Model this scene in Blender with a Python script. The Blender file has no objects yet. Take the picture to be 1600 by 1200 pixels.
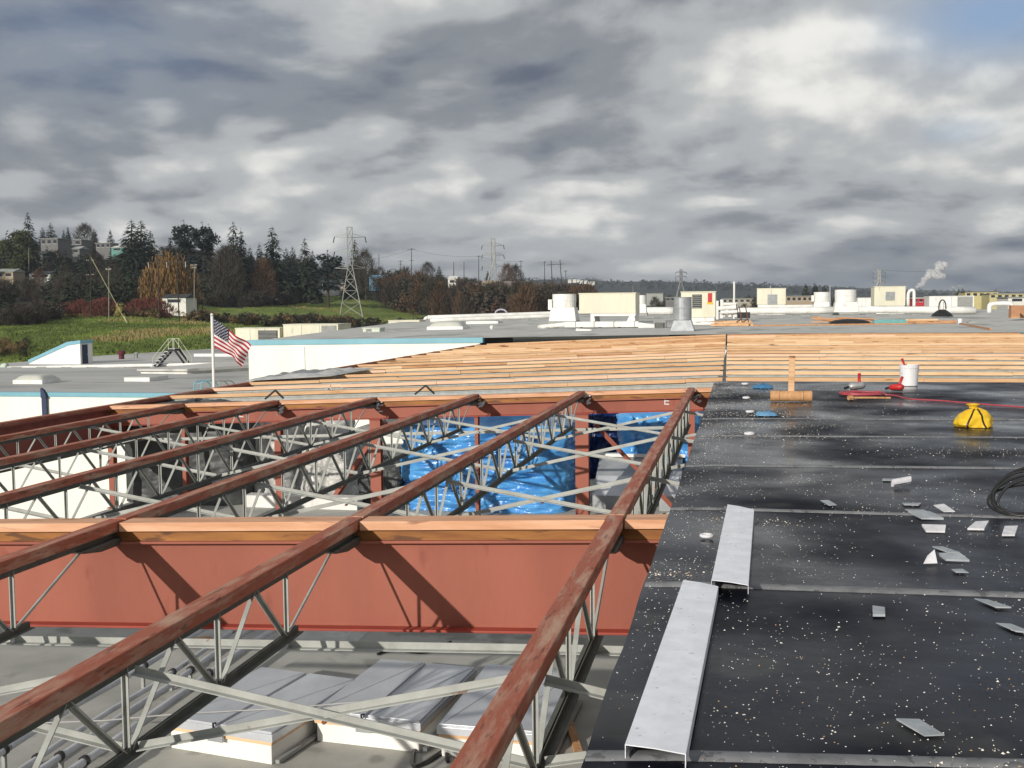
import bpy, bmesh, math, random
import numpy as np
from mathutils import Vector, Matrix, noise
random.seed(7)
R_ = math.radians
S = bpy.context.scene
COL = S.collection

# ------------------------------------------------------------------ camera
F, VX, VY, ROLL = 1750.0, 1160.0, 471.0, 0.010      # focal length in pixels of the 1600 wide frame
yc = Vector(((VX-800)/F, (600-VY)/F, -1)).normalized()
up = yc.cross(Vector((1, ROLL, 0))).normalized()
if up.y < 0: up = -up
xc = yc.cross(up)
W2C = Matrix((xc, yc, up)).transposed()
CAM = Vector((0, 0, 1.85))
cd = bpy.data.cameras.new('camera'); cam = bpy.data.objects.new('camera', cd); COL.objects.link(cam)
cd.sensor_width = 36; cd.lens = 36*F/1600; cd.clip_start = .05; cd.clip_end = 30000
cam.matrix_world = Matrix.Translation(CAM) @ W2C.transposed().to_4x4()
S.camera = cam
def ray(x, y): return W2C.transposed() @ Vector(((x-800)/F, (600-y)/F, -1))
def atY(x, y, Y): d = ray(x, y); return CAM + d*(Y/d.y)      # surveyed point at distance Y in front of the camera
def atZ(x, y, Z): d = ray(x, y); return CAM + d*((Z-CAM.z)/d.z)

# ------------------------------------------------------------------ world, sun
S.view_settings.view_transform = 'Standard'; S.view_settings.look = 'None'
S.view_settings.exposure = 0.0; S.view_settings.gamma = 1
LD = Vector((.37, 1, -.345)).normalized()
SUN_EL = math.asin(-LD.z); SUN_AZ = math.atan2(-LD.x, -LD.y)   # direction towards the sun
sl = bpy.data.lights.new('sun', 'SUN'); sl.energy = 4.2; sl.angle = R_(.5); sl.color = (1, .93, .83)
so = bpy.data.objects.new('sun', sl); COL.objects.link(so)
so.rotation_euler = LD.to_track_quat('-Z', 'Y').to_euler()
w = bpy.data.worlds.new("World"); S.world = w; w.use_nodes = True
nt = w.node_tree; nt.nodes.clear(); L = nt.links.new
def N(t, **k):
    n = nt.nodes.new(t)
    for a, b in k.items(): setattr(n, a, b)
    return n
def mth(op, a, b=None, clamp=False):
    n = N('ShaderNodeMath', operation=op, use_clamp=clamp)
    for i, v in enumerate((a, b)):
        if v is None: continue
        if isinstance(v, (int, float)): n.inputs[i].default_value = v
        else: L(v, n.inputs[i])
    return n.outputs[0]
sky = N('ShaderNodeTexSky', sky_type='NISHITA', sun_disc=False, sun_elevation=SUN_EL, sun_rotation=SUN_AZ)
tc = N('ShaderNodeTexCoord'); sep = N('ShaderNodeSeparateXYZ'); L(tc.outputs['Generated'], sep.inputs[0])
zz = mth('ADD', mth('MAXIMUM', sep.outputs[2], 0.0), 0.30)
px = mth('DIVIDE', sep.outputs[0], zz); py = mth('DIVIDE', sep.outputs[1], zz)
cmb = N('ShaderNodeCombineXYZ'); L(px, cmb.inputs[0]); L(mth('MULTIPLY', py, 1.0), cmb.inputs[1]); cmb.inputs[2].default_value = 3.7
def cloud(dx, dy, scale, detail, rough, dist=0.0, z=0.0):
    a = N('ShaderNodeVectorMath', operation='ADD'); L(cmb.outputs[0], a.inputs[0]); a.inputs[1].default_value = (dx, dy, z)
    n = N('ShaderNodeTexNoise'); n.inputs['Scale'].default_value = scale; n.inputs['Detail'].default_value = detail
    n.inputs['Roughness'].default_value = rough; n.inputs['Distortion'].default_value = dist
    L(a.outputs[0], n.inputs['Vector']); return n.outputs['Fac']
def dens(dx, dy):                                                  # cloud thickness: soft masses carrying rounded billows
    m_ = cloud(dx, dy, 1.35, 10, .57, .2)
    def bil(sc, z):
        q = mth('SUBTRACT', mth('MULTIPLY', cloud(dx, dy, sc, 1.5, .45, .25, z), 2.0), 1.0)
        return mth('SQRT', mth('ADD', mth('MULTIPLY', q, q), .012))
    return mth('ADD', mth('ADD', mth('MULTIPLY', m_, .8), mth('MULTIPLY', bil(2.6, 1.3), .40)), mth('MULTIPLY', bil(6.0, 4.1), .16))
d0 = dens(0, 0); d1 = dens(-.035, -.095); n0 = d0
shade = mth('MULTIPLY', mth('SUBTRACT', d0, d1), 1.3)             # lit flank of each cloud billow, towards the sun
fine = mth('ADD', mth('MULTIPLY', mth('SUBTRACT', d0, .54), .85), mth('MULTIPLY', mth('SUBTRACT', cloud(2, 5, 9, 8, .62, .1),   .5), .15))
big = cloud(4, 2, .55, 3, .5)
def lobe(xp, yp, wdeg, amp, sx=1.0):
    d = ray(xp, yp).normalized()
    v = N('ShaderNodeVectorMath', operation='SUBTRACT'); L(tc.outputs['Generated'], v.inputs[0]); v.inputs[1].default_value = d
    s = N('ShaderNodeVectorMath', operation='MULTIPLY'); L(v.outputs[0], s.inputs[0]); s.inputs[1].default_value = (1/sx, 1/sx, 1)
    ln = N('ShaderNodeVectorMath', operation='LENGTH'); L(s.outputs[0], ln.inputs[0])
    q = mth('DIVIDE', ln.outputs['Value'], math.sin(R_(wdeg)))
    return mth('MULTIPLY', mth('POWER', 2.718, mth('MULTIPLY', mth('MULTIPLY', q, q), -1.0)), amp)
base = mth('ADD', mth('MULTIPLY', mth('SUBTRACT', big, .5), .24), .41)
val = mth('ADD', mth('ADD', base, shade), fine)
for a in [(1290, 110, 4.2, .26, 1.6), (1560, 190, 3.6, .18, 1.0), (900, 335, 1.5, .28, 3.0), (1480, 400, 2.6, -.10, 4), (430, 330, 2, .05, 3), (1200, 365, 1.3, .20, 3.5),
          (760, 200, 2.4, -.12, 3), (150, 60, 3.6, -.16, 2.2), (1150, 230, 2, -.08, 2), (60, 330, 2, -.05, 2), (300, 210, 1.7, .11, 3), (560, 110, 2.2, .10, 1.6), (1380, 440, 1.0, -.10, 6), (330, 100, 1.6, -.08, 2)]:
    val = mth('ADD', val, lobe(*a))
val = mth('MAXIMUM', mth('MINIMUM', val, .95), .0)
ramp = N('ShaderNodeValToRGB'); L(val, ramp.inputs[0]); ramp.color_ramp.interpolation = 'EASE'; e = ramp.color_ramp.elements
e[0].position = .0; e[0].color = (.105, .125, .17, 1); e[1].position = .80; e[1].color = (.80, .79, .75, 1)
m = e.new(.22); m.color = (.22, .238, .265, 1); m = e.new(.44); m.color = (.41, .425, .435, 1)
cs = N('ShaderNodeVectorMath', operation='SCALE'); L(ramp.outputs[0], cs.inputs[0]); cs.inputs['Scale'].default_value = 11.5
# thin places where blue sky shows through
hole = mth('ADD', mth('ADD', lobe(1560, 22, 1.9, .95, 2.2), lobe(1500, 206, .7, .4, 2.6)), lobe(120, 40, 3.4, .30, 2.4))
hole = mth('MULTIPLY', hole, mth('ADD', .35, mth('MULTIPLY', mth('SUBTRACT', .60, n0), 4.0), True), True)
blue = N('ShaderNodeMix', data_type='RGBA', blend_type='MIX'); blue.inputs['Factor'].default_value = .5
L(sky.outputs[0], blue.inputs['A']); blue.inputs['B'].default_value = (2.2, 3.3, 6.0, 1)
mix = N('ShaderNodeMix', data_type='RGBA'); L(hole, mix.inputs['Factor']); L(cs.outputs[0], mix.inputs['A']); L(blue.outputs['Result'], mix.inputs['B'])
bg = N('ShaderNodeBackground'); bg.inputs['Strength'].default_value = .1; L(mix.outputs['Result'], bg.inputs[0])
wo = N('ShaderNodeOutputWorld'); L(bg.outputs[0], wo.inputs[0])

# ------------------------------------------------------------------ materials
def M(name, c1, c2=None, rough=.7, scale=3.0, stretch=(1, 1, 1), detail=6, bump=0.0, bscale=None, metal=0.0, spots=None, lo=.35, hi=.65, spec=.4, wet=None):
    m = bpy.data.materials.new(name); m.use_nodes = True; t = m.node_tree; b = t.nodes['Principled BSDF']; l = t.links.new
    b.inputs['Roughness'].default_value = rough; b.inputs['Metallic'].default_value = metal; b.inputs['Specular IOR Level'].default_value = spec
    b.inputs['Base Color'].default_value = (*c1, 1)
    tcx = t.nodes.new('ShaderNodeTexCoord'); oi = t.nodes.new('ShaderNodeObjectInfo')
    sc = t.nodes.new('ShaderNodeMath'); sc.operation = 'MULTIPLY'; sc.inputs[1].default_value = 57.0; l(oi.outputs['Random'], sc.inputs[0])
    ad = t.nodes.new('ShaderNodeVectorMath'); l(tcx.outputs['Object'], ad.inputs[0]); l(sc.outputs[0], ad.inputs[1])
    mp = t.nodes.new('ShaderNodeVectorMath'); mp.operation = 'MULTIPLY'; l(ad.outputs[0], mp.inputs[0]); mp.inputs[1].default_value = stretch
    last = None
    if c2:
        n = t.nodes.new('ShaderNodeTexNoise'); n.inputs['Scale'].default_value = scale; n.inputs['Detail'].default_value = detail; n.inputs['Roughness'].default_value = .62
        l(mp.outputs[0], n.inputs['Vector'])
        r = t.nodes.new('ShaderNodeValToRGB'); r.color_ramp.elements[0].position = lo; r.color_ramp.elements[1].position = hi
        r.color_ramp.elements[0].color = (*c1, 1); r.color_ramp.elements[1].color = (*c2, 1)
        l(n.outputs['Fac'], r.inputs[0]); last = r.outputs[0]
    if spots:                                   # (colour, scale, threshold, amount): rust, knots, dirt
        n = t.nodes.new('ShaderNodeTexNoise'); n.inputs['Scale'].default_value = spots[1]; n.inputs['Detail'].default_value = 3
        l(mp.outputs[0], n.inputs['Vector'])
        r = t.nodes.new('ShaderNodeMapRange'); r.inputs[1].default_value = spots[2]; r.inputs[2].default_value = spots[2]+.06; r.inputs[4].default_value = spots[3]
        l(n.outputs['Fac'], r.inputs[0])
        x = t.nodes.new('ShaderNodeMix'); x.data_type = 'RGBA'; l(r.outputs[0], x.inputs['Factor'])
        if last: l(last, x.inputs['A'])
        else: x.inputs['A'].default_value = (*c1, 1)
        x.inputs['B'].default_value = (*spots[0], 1); last = x.outputs['Result']
    if last: l(last, b.inputs['Base Color'])
    if wet:                                     # roughness between wet and dry patches
        n = t.nodes.new('ShaderNodeTexNoise'); n.inputs['Scale'].default_value = wet[0]; n.inputs['Detail'].default_value = 5
        l(ad.outputs[0], n.inputs['Vector'])
        r = t.nodes.new('ShaderNodeMapRange'); r.inputs[1].default_value = .34; r.inputs[2].default_value = .66; r.inputs[3].default_value = wet[1]; r.inputs[4].default_value = wet[2]
        l(n.outputs['Fac'], r.inputs[0]); l(r.outputs[0], b.inputs['Roughness'])
        r = t.nodes.new('ShaderNodeMapRange'); r.inputs[1].default_value = .32; r.inputs[2].default_value = .70; r.inputs[3].default_value = spec; r.inputs[4].default_value = .03
        l(n.outputs['Fac'], r.inputs[0]); l(r.outputs[0], b.inputs['Specular IOR Level'])
    if bump:
        n = t.nodes.new('ShaderNodeTexNoise'); n.inputs['Scale'].default_value = bscale or scale*4; n.inputs['Detail'].default_value = 4
        l(mp.outputs[0], n.inputs['Vector'])
        u = t.nodes.new('ShaderNodeBump'); u.inputs['Strength'].default_value = bump; u.inputs['Distance'].default_value = .02
        l(n.outputs['Fac'], u.inputs['Height']); l(u.outputs[0], b.inputs['Normal'])
    return m
m_lum = [M('lumber_pale', (.78, .55, .345), (.64, .41, .23), .75, 5, (.25, 3, 3), spots=((.16, .06, .025), 5, .66, .9)),
         M('lumber_tan', (.66, .43, .25), (.52, .30, .15), .75, 5, (.25, 3, 3), spots=((.13, .05, .02), 5, .65, .9)),
         M('lumber_orange', (.58, .33, .17), (.40, .19, .085), .75, 5, (.25, 3, 3), spots=((.10, .04, .02), 6, .63, .9)),
         M('lumber_cream', (.78, .55, .39), (.68, .42, .27), .75, 5, (.25, 3, 3), spots=((.2, .09, .04), 5, .68, .8))]
m_cap = M('lumber_cap', (.72, .42, .265), (.55, .275, .15), .75, 4, (.3, 3, 3), detail=9, spots=((.22, .09, .05), 5, .63, .8))
m_lumY = M('lumber_along', (.58, .34, .17), (.42, .21, .09), .75, 4, (3, 3, .4), spots=((.16, .07, .03), 5, .66, .8))
m_ledger = M('ledger_ochre', (.36, .155, .035), (.21, .075, .018), .6, 4, (.3, 2, 2), spots=((.08, .03, .012), 7, .6, .8))
m_red = M('red_primer', (.325, .102, .066), (.255, .075, .048), .62, .9, (1, 1, .35), detail=12, bump=.08, bscale=26, spots=((.20, .045, .028), 3.1, .645, .55))
m_redf = M('red_primer_flange', (.33, .055, .034), (.25, .04, .028), .55, 2, (1, 1, 1))
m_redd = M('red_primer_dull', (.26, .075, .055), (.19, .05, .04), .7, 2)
m_nail = M('weathered_red_timber', (.36, .105, .060), (.47, .285, .20), .7, 2.4, (5, .8, 5), detail=11, lo=.46, hi=.64, bump=.25, bscale=14, spots=((.09, .04, .03), 5.5, .62, .6))
m_chord = M('chord_steel', (.075, .085, .075), (.12, .125, .11), .6, 6)
m_web = M('grey_paint', (.40, .415, .39), (.30, .31, .29), .55, 5, spots=((.2, .09, .05), 9, .70, .8))
m_shoe = M('bearing_steel', (.06, .065, .06), (.10, .10, .09), .6, 8)
m_memb = M('black_membrane', (.0045, .0052, .0105), (.009, .010, .0185), .4, 1.5, detail=10, spots=((.045, .044, .042), 1.1, .60, .6), wet=(.6, .11, .55), bump=.16, bscale=5, spec=.24)
m_seam = M('seam_tape', (.22, .225, .235), (.13, .133, .14), .75, 6, spots=((.05, .05, .05), 15, .60, .6))
m_flash = M('galvanised_sheet', (.86, .88, .93), (.74, .76, .81), .5, 7, spots=((.3, .3, .3), 26, .66, .6), metal=.0)
m_floor = M('old_roof_grey', (.46, .46, .42), (.33, .33, .305), .8, .8, spots=((.2, .2, .18), 1.3, .60, .7), bump=.1, bscale=40)
m_uproof = M('grey_roofing', (.56, .56, .525), (.45, .45, .43), .8, .25, (1, .35, 1), detail=10, spots=((.25, .245, .23), .35, .57, .6))
m_loroof = M('grey_roofing_low', (.50, .50, .48), (.36, .36, .345), .8, .12, (.35, 1, 1), detail=10, spots=((.24, .24, .235), .22, .56, .6))
m_white = M('white_wall_paint', (.85, .845, .80), (.76, .755, .715), .7, .5, (1, 1, .25), detail=8)
m_coping = M('blue_coping', (.20, .43, .53), (.17, .37, .47), .4, .5)
m_whitem = M('white_metal', (.80, .80, .77), (.64, .64, .61), .45, 1, (1, 1, .4), detail=9, spots=((.45, .42, .37), 2.5, .66, .6))
m_cream = M('cream_metal', (.70, .68, .54), (.60, .58, .46), .5, .8, (1, 1, .3), detail=9, spots=((.36, .34, .26), 1.8, .66, .5))
m_greym = M('grey_metal', (.33, .34, .33), (.25, .26, .25), .5, 2)
m_cond = M('conduit_grey', (.62, .64, .67), (.48, .50, .53), .45, 2.5, spots=((.1, .1, .1), 6, .66, .8))
m_galv = M('galvanised', (.42, .44, .46), (.30, .32, .34), .38, 2.5, metal=.35)
m_dark = M('dark_recess', (.02, .02, .022), (.035, .035, .035), .8, 4)
m_hatch = M('hatch_metal', (.66, .69, .73), (.50, .52, .56), .36, 1.6, (1, .5, 1), metal=.3, spots=((.5, .5, .48), 2.0, .64, .6))
m_tarp = M('blue_tarp', (.10, .37, .74), (.045, .22, .56), .26, 2.2, (1, 1, 1.8), spec=.7, bump=.8, bscale=9)
m_tarpd = M('dark_tarp', (.075, .08, .082), (.045, .048, .05), .5, 3, bump=.5, bscale=5)
m_sheet = M('grey_plastic_sheet', (.58, .58, .56), (.42, .42, .41), .4, 2, bump=.5, bscale=5)
m_yel = M('yellow_plastic', (.75, .50, .025), (.60, .36, .015), .35, 9)
m_blk = M('black_rubber', (.012, .012, .014), (.02, .02, .02), .4, 9)
m_rhose = M('red_hose', (.42, .075, .095), (.32, .05, .065), .4, 9)
m_redp = M('red_plastic', (.5, .03, .03), (.4, .02, .02), .4, 9)
m_bluep = M('blue_plastic', (.05, .22, .42), (.04, .15, .3), .4, 9)
m_silv = M('silver_metal', (.5, .5, .5), (.35, .35, .36), .35, 9, metal=.5)
m_bucket = M('white_plastic', (.75, .75, .78), (.68, .68, .70), .4, 6)
m_paper = M('pale_scrap', (.40, .43, .46), (.29, .32, .345), .75, 12)
m_paperw = M('white_scrap', (.70, .70, .73), (.55, .55, .58), .75, 12)
m_debris = [M('debris_white', (.78, .75, .70)), M('debris_tan', (.46, .30, .15)), M('debris_grey', (.26, .26, .26))]
m_grass = M('grass', (.20, .26, .038), (.105, .145, .022), .9, .09, (1, .5, 1), detail=10, spots=((.24, .20, .07), .035, .57, .6), bump=.8, bscale=.9)
m_earth = M('earth', (.05, .047, .03), (.035, .036, .022), .9, .02)
m_glass = M('window_glass', (.03, .035, .045), None, .15)
m_bark = M('bark', (.07, .055, .04), (.04, .032, .025), .9, 3)
m_pole = M('pole_wood', (.06, .045, .035), (.035, .027, .02), .9, 1)
m_polep = M('pole_pale', (.28, .25, .19), (.2, .18, .14), .9, 1)
m_conif = M('conifer_needles', (.018, .030, .016), (.030, .044, .020), .9, .4)
m_conifb = M('conifer_bluish', (.014, .024, .022), (.024, .034, .028), .9, .4)
m_olive = M('olive_foliage', (.060, .072, .020), (.036, .044, .014), .9, .4)
m_twig = M('bare_twigs', (.060, .048, .036), (.040, .034, .026), .9, .3)
m_twigr = M('russet_twigs', (.13, .075, .038), (.085, .05, .03), .9, .3)
m_redbush = M('red_stems', (.155, .044, .034), (.095, .032, .025), .9, .3)
m_willow = M('willow_gold', (.22, .125, .042), (.13, .075, .026), .9, .5)
m_bramb = M('bramble', (.048, .042, .024), (.028, .027, .016), .9, .2)
m_drygr = M('dry_grass', (.24, .165, .075), (.13, .09, .04), .9, .3)
m_far = M('far_forest', (.026, .036, .030), (.016, .024, .022), .9, .01)
m_galt = M('tower_steel', (.36, .37, .35), (.28, .29, .28), .5, .2)
m_towd = M('tower_steel_dull', (.2, .215, .22), (.15, .16, .17), .5, .2)

# ------------------------------------------------------------------ mesh helpers
class MB:
    def __init__(s): s.v = []; s.f = []; s.mi = []
    def add(s, vs, fs, mi=0):
        o = len(s.v); s.v += [tuple(v) for v in vs]; s.f += [tuple(i+o for i in f) for f in fs]; s.mi += [mi]*len(fs); return s
    def box(s, x0, y0, z0, x1, y1, z1, mi=0):
        return s.add([(x, y, z) for z in (z0, z1) for y in (y0, y1) for x in (x0, x1)],
                     [(0, 2, 3, 1), (4, 5, 7, 6), (0, 1, 5, 4), (2, 6, 7, 3), (0, 4, 6, 2), (1, 3, 7, 5)], mi)
    def hexa(s, b, t, mi=0):       # four bottom points, four top points (counter-clockwise from above)
        return s.add(list(b)+list(t), [(3, 2, 1, 0), (4, 5, 6, 7), (0, 1, 5, 4), (1, 2, 6, 5), (2, 3, 7, 6), (3, 0, 4, 7)], mi)
    def bar(s, a, b, wd, ht, mi=0, up=(0, 0, 1)):
        a = Vector(a); b = Vector(b); d = (b-a).normalized(); u = Vector(up)
        if abs(d.dot(u)) > .98: u = Vector((0, 1, 0))
        x = d.cross(u).normalized(); z = x.cross(d).normalized()
        c = [(-wd/2, -ht/2), (wd/2, -ht/2), (wd/2, ht/2), (-wd/2, ht/2)]
        return s.add([a+x*i+z*j for i, j in c]+[b+x*i+z*j for i, j in c],
                     [(3, 2, 1, 0), (4, 5, 6, 7), (0, 1, 5, 4), (1, 2, 6, 5), (2, 3, 7, 6), (3, 0, 4, 7)], mi)
    def angle(s, a, b, wd, th=.007, mi=0, up=(0, 0, 1), flip=1):     # L-section steel angle
        a = Vector(a); b = Vector(b); d = (b-a).normalized(); u = Vector(up)
        if abs(d.dot(u)) > .98: u = Vector((0, 1, 0))
        x = d.cross(u).normalized()*flip; z = x.cross(d).normalized()*flip
        c = [(0, 0), (wd, 0), (wd, th), (th, th), (th, wd), (0, wd)]
        k = len(c)
        vs = [a+x*i+z*j for i, j in c]+[b+x*i+z*j for i, j in c]
        fs = [tuple(range(k))[::-1], tuple(range(k, 2*k))]+[(i, (i+1) % k, (i+1) % k+k, i+k) for i in range(k)]
        return s.add(vs, fs, mi)
    def tube(s, a, b, r, n=10, r2=None, mi=0, cap=True):
        return s.path([a, b], [r, r if r2 is None else r2], n, mi, cap)
    def path(s, pts, rs, n=8, mi=0, cap=True):
        pts = [Vector(p) for p in pts]
        if not isinstance(rs, (list, tuple)): rs = [rs]*len(pts)
        vs = []; px = None
        for i, p in enumerate(pts):
            d = (pts[min(i+1, len(pts)-1)]-pts[max(i-1, 0)]).normalized()
            if px is None:
                u = Vector((0, 0, 1)) if abs(d.z) < .9 else Vector((0, 1, 0)); px = d.cross(u).normalized()
            else:
                px = (px-d*px.dot(d)).normalized()
            z = d.cross(px)
            vs += [p+(px*math.cos(2*math.pi*k/n)+z*math.sin(2*math.pi*k/n))*rs[i] for k in range(n)]
        fs = []
        for i in range(len(pts)-1):
            for k in range(n):
                fs.append((i*n+k, i*n+(k+1) % n, (i+1)*n+(k+1) % n, (i+1)*n+k))
        if cap: fs += [tuple(range(n))[::-1], tuple(range((len(pts)-1)*n, len(pts)*n))]
        return s.add(vs, fs, mi)
    def lathe(s, c, prof, n=20, mi=0):       # prof: (radius, z)
        c = Vector(c); m = len(prof)
        vs = [c+Vector((r*math.cos(2*math.pi*k/n), r*math.sin(2*math.pi*k/n), z)) for r, z in prof for k in range(n)]
        fs = [(i*n+k, i*n+(k+1) % n, (i+1)*n+(k+1) % n, (i+1)*n+k) for i in range(m-1) for k in range(n)]
        fs += [tuple(range(n))[::-1], tuple(range((m-1)*n, m*n))]
        return s.add(vs, fs, mi)
    def prism(s, poly, axis, a, b, mi=0):    # polygon in the two other axes, extruded along axis from a to b
        k = len(poly)
        def P(p, t):
            q = list(p); q.insert(axis, t); return q
        return s.add([P(p, a) for p in poly]+[P(p, b) for p in poly],
                     [tuple(range(k))[::-1], tuple(range(k, 2*k))]+[(i, (i+1) % k, (i+1) % k+k, i+k) for i in range(k)], mi)
    def grid(s, fn, nu, nv, mi=0):
        return s.add([fn(i/nu, j/nv) for j in range(nv+1) for i in range(nu+1)],
                     [(j*(nu+1)+i, j*(nu+1)+i+1, (j+1)*(nu+1)+i+1, (j+1)*(nu+1)+i) for j in range(nv) for i in range(nu)], mi)
    def build(s, name, mats, parent=None, loc=(0, 0, 0), smooth=False, bevel=0, fixn=True):
        me = bpy.data.meshes.new(name)
        o3 = Vector(loc)
        me.from_pydata([tuple(Vector(v)-o3) for v in s.v], [], s.f)
        for mm in (mats if isinstance(mats, (list, tuple)) else [mats]): me.materials.append(mm)
        if any(s.mi): me.polygons.foreach_set('material_index', s.mi)
        if fixn:
            b = bmesh.new(); b.from_mesh(me); bmesh.ops.recalc_face_normals(b, faces=b.faces); b.to_mesh(me); b.free()
        if smooth: me.polygons.foreach_set('use_smooth', [True]*len(me.polygons))
        me.update()
        o = bpy.data.objects.new(name, me); COL.objects.link(o)
        if parent: o.parent = parent
        else: o.location = loc
        if bevel:
            bm = o.modifiers.new('bevel', 'BEVEL'); bm.width = bevel; bm.segments = 2; bm.limit_method = 'ANGLE'
        return o
def tag(o, label=None, cat=None, group=None, kind=None):
    if label: o['label'] = label
    if cat: o['category'] = cat
    if group: o['group'] = group
    if kind: o['kind'] = kind
    return o
def thing(name, label, cat, loc=(0, 0, 0), group=None, rz=0):
    o = bpy.data.objects.new(name, None); COL.objects.link(o); o.empty_display_size = .2
    o.location = loc; o.rotation_euler = (0, 0, rz)
    return tag(o, label, cat, group)
def part(name, mb, mats, root, smooth=False, bevel=0, local=False):      # mb in world coordinates unless local
    base = Vector((0, 0, 0)) if local else Vector(root.location)
    return mb.build(name, mats, root, base, smooth, bevel)
def sub(name, mb, mats, par, root, **k):
    return mb.build(name, mats, par, Vector(root.location) if root else (0, 0, 0), **k)
def copy_tree(o, parent=None):
    c = o.copy(); COL.objects.link(c); c.parent = parent
    for ch in list(o.children): copy_tree(ch, c)
    return c
ORD = ['first', 'second', 'third', 'fourth', 'fifth', 'sixth', 'seventh', 'eighth', 'ninth', 'tenth', 'eleventh', 'twelfth',
       'thirteenth', 'fourteenth', 'fifteenth', 'sixteenth', 'seventeenth', 'eighteenth']
def rr(a, b): return random.uniform(a, b)
def nz(p, s=1.0): return noise.noise(Vector(p)*s)

SL = .036                                # fall of the roof to the left of the ridge
def zr(x): return min(0, SL*(x+.3))      # roof surface
JX = [-1.09-2.44*i for i in range(6)]    # joist lines
GY1, GY2, BAY = 9.72, 24.85, 15.1
EDGE = -15.3
ZF = -3.1                                # old roof level
YW = 67.0                                # line of the walls where the new roof stops

# ------------------------------------------------------------------ terrain
prof = {
 -500: [(170, 552), (230, 515), (300, 495), (360, 470), (450, 440), (600, 402), (800, 396), (1200, 400), (2500, 430)],
 0: [(170, 552), (230, 515), (300, 497), (360, 470), (450, 440), (600, 402), (800, 398), (1200, 405), (2500, 440)],
 200: [(170, 552), (230, 515), (300, 496), (380, 478), (450, 450), (620, 406), (800, 402), (1200, 410), (2500, 445)],
 330: [(170, 548), (230, 515), (300, 502), (380, 490), (450, 470), (600, 420), (800, 415), (1200, 420), (2500, 450)],
 430: [(170, 545), (250, 525), (330, 506), (400, 488), (470, 472), (540, 462), (650, 428), (850, 424), (1200, 428), (2500, 455)],
 560: [(170, 545), (250, 525), (330, 515), (400, 505), (470, 487), (520, 465), (600, 452), (700, 436), (900, 434), (1300, 440), (2500, 460)],
 640: [(170, 545), (250, 525), (400, 507), (470, 496), (530, 480), (600, 462), (750, 444), (1000, 441), (2500, 462)],
 750: [(170, 545), (250, 525), (400, 505), (500, 492), (600, 478), (750, 460), (900, 450), (1200, 452), (2500, 464)],
 850: [(170, 545), (400, 502), (600, 490), (800, 477), (1000, 468), (1500, 466), (2500, 467)],
 1000: [(170, 545), (400, 502), (800, 486), (1500, 477), (2500, 474)],
 1160: [(170, 545), (400, 502), (800, 486), (1500, 478), (2500, 475)],
 2100: [(170, 545), (400, 500), (800, 482), (1500, 474), (2500, 470)]}
PX = sorted(prof)
PZ = {}
for p in PX:
    PZ[p] = ([60, 110, 140]+[Y for Y, y in prof[p]]+[6000, 12000], [-14, -11.5, -8.8]+[atY(p, y, Y).z for Y, y in prof[p]]+[-5, -5])
def pxcol(x, Y):
    c = W2C @ (Vector((x, Y, 0))-Vector((0, 0, 0))); return 800+F*c.x/-c.z
def gz(X, Y):
    p = max(PX[0], min(PX[-1]-.01, pxcol(X, max(Y, 20))))
    i = max(k for k in range(len(PX)-1) if PX[k] <= p); a, b = PX[i], PX[i+1]; t = (p-a)/(b-a)
    return (1-t)*np.interp(Y, *PZ[a])+t*np.interp(Y, *PZ[b]) + nz((X, Y, 0), .02)*.6*min(1, Y/300)
def colX(p, Y): return atY(p, 480, Y).x
g = MB()
Ys = [-400, 20, 60]+list(np.arange(100, 420, 12))+list(np.arange(420, 1000, 22))+list(np.geomspace(1000, 12000, 16))
cols = list(range(-500, 1000, 20))+list(range(1000, 2101, 60))
def tv(u, v):
    p = cols[round(u*(len(cols)-1))]; Y = Ys[round(v*(len(Ys)-1))]
    X = colX(p, max(Y, 60)) if Y > 0 else (p-800)*1.2
    if Y < 60: X *= 1.6
    return (X, Y, -14 if Y <= 60 else gz(X, Y))
g.grid(tv, len(cols)-1, len(Ys)-1)
def is_field(p, Y): return (p < 480 and Y < 318) or (300 < p < 470 and Y < 410) or (380 < p < 720 and 395 < Y < 535) or (p < 700 and Y < 250)
nu = len(cols)-1
g.mi = [0 if is_field((cols[k % nu]+cols[k % nu+1])/2, (Ys[k//nu]+Ys[k//nu+1])/2) else 1 for k in range(len(g.f))]
tag(g.build('terrain', [m_grass, m_earth], smooth=True), kind='structure')
b = MB(); b.add([(-14000, -9000, -17), (14000, -9000, -17), (14000, 14000, -17), (-14000, 14000, -17)], [(0, 1, 2, 3)])
tag(b.build('ground', m_earth), kind='structure')

# ------------------------------------------------------------------ the buildings
bld = thing('warehouse', 'large building whose flat grey old roof lies below the open steel framing', 'building', (0, 0, -14))
b = MB(); b.box(EDGE, -7, ZF-.4, 24, YW-.3, ZF); part('old_roof', b, m_floor, bld)
b = MB(); b.box(EDGE, -7, -14, EDGE+.3, YW-.3, ZF-.403); b.box(EDGE+.3, -7, -14, 24, -6.7, ZF-.403); b.box(23.7, -6.7, -14, 24, YW-.3, ZF-.403); part('wall', b, m_white, bld)

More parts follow.
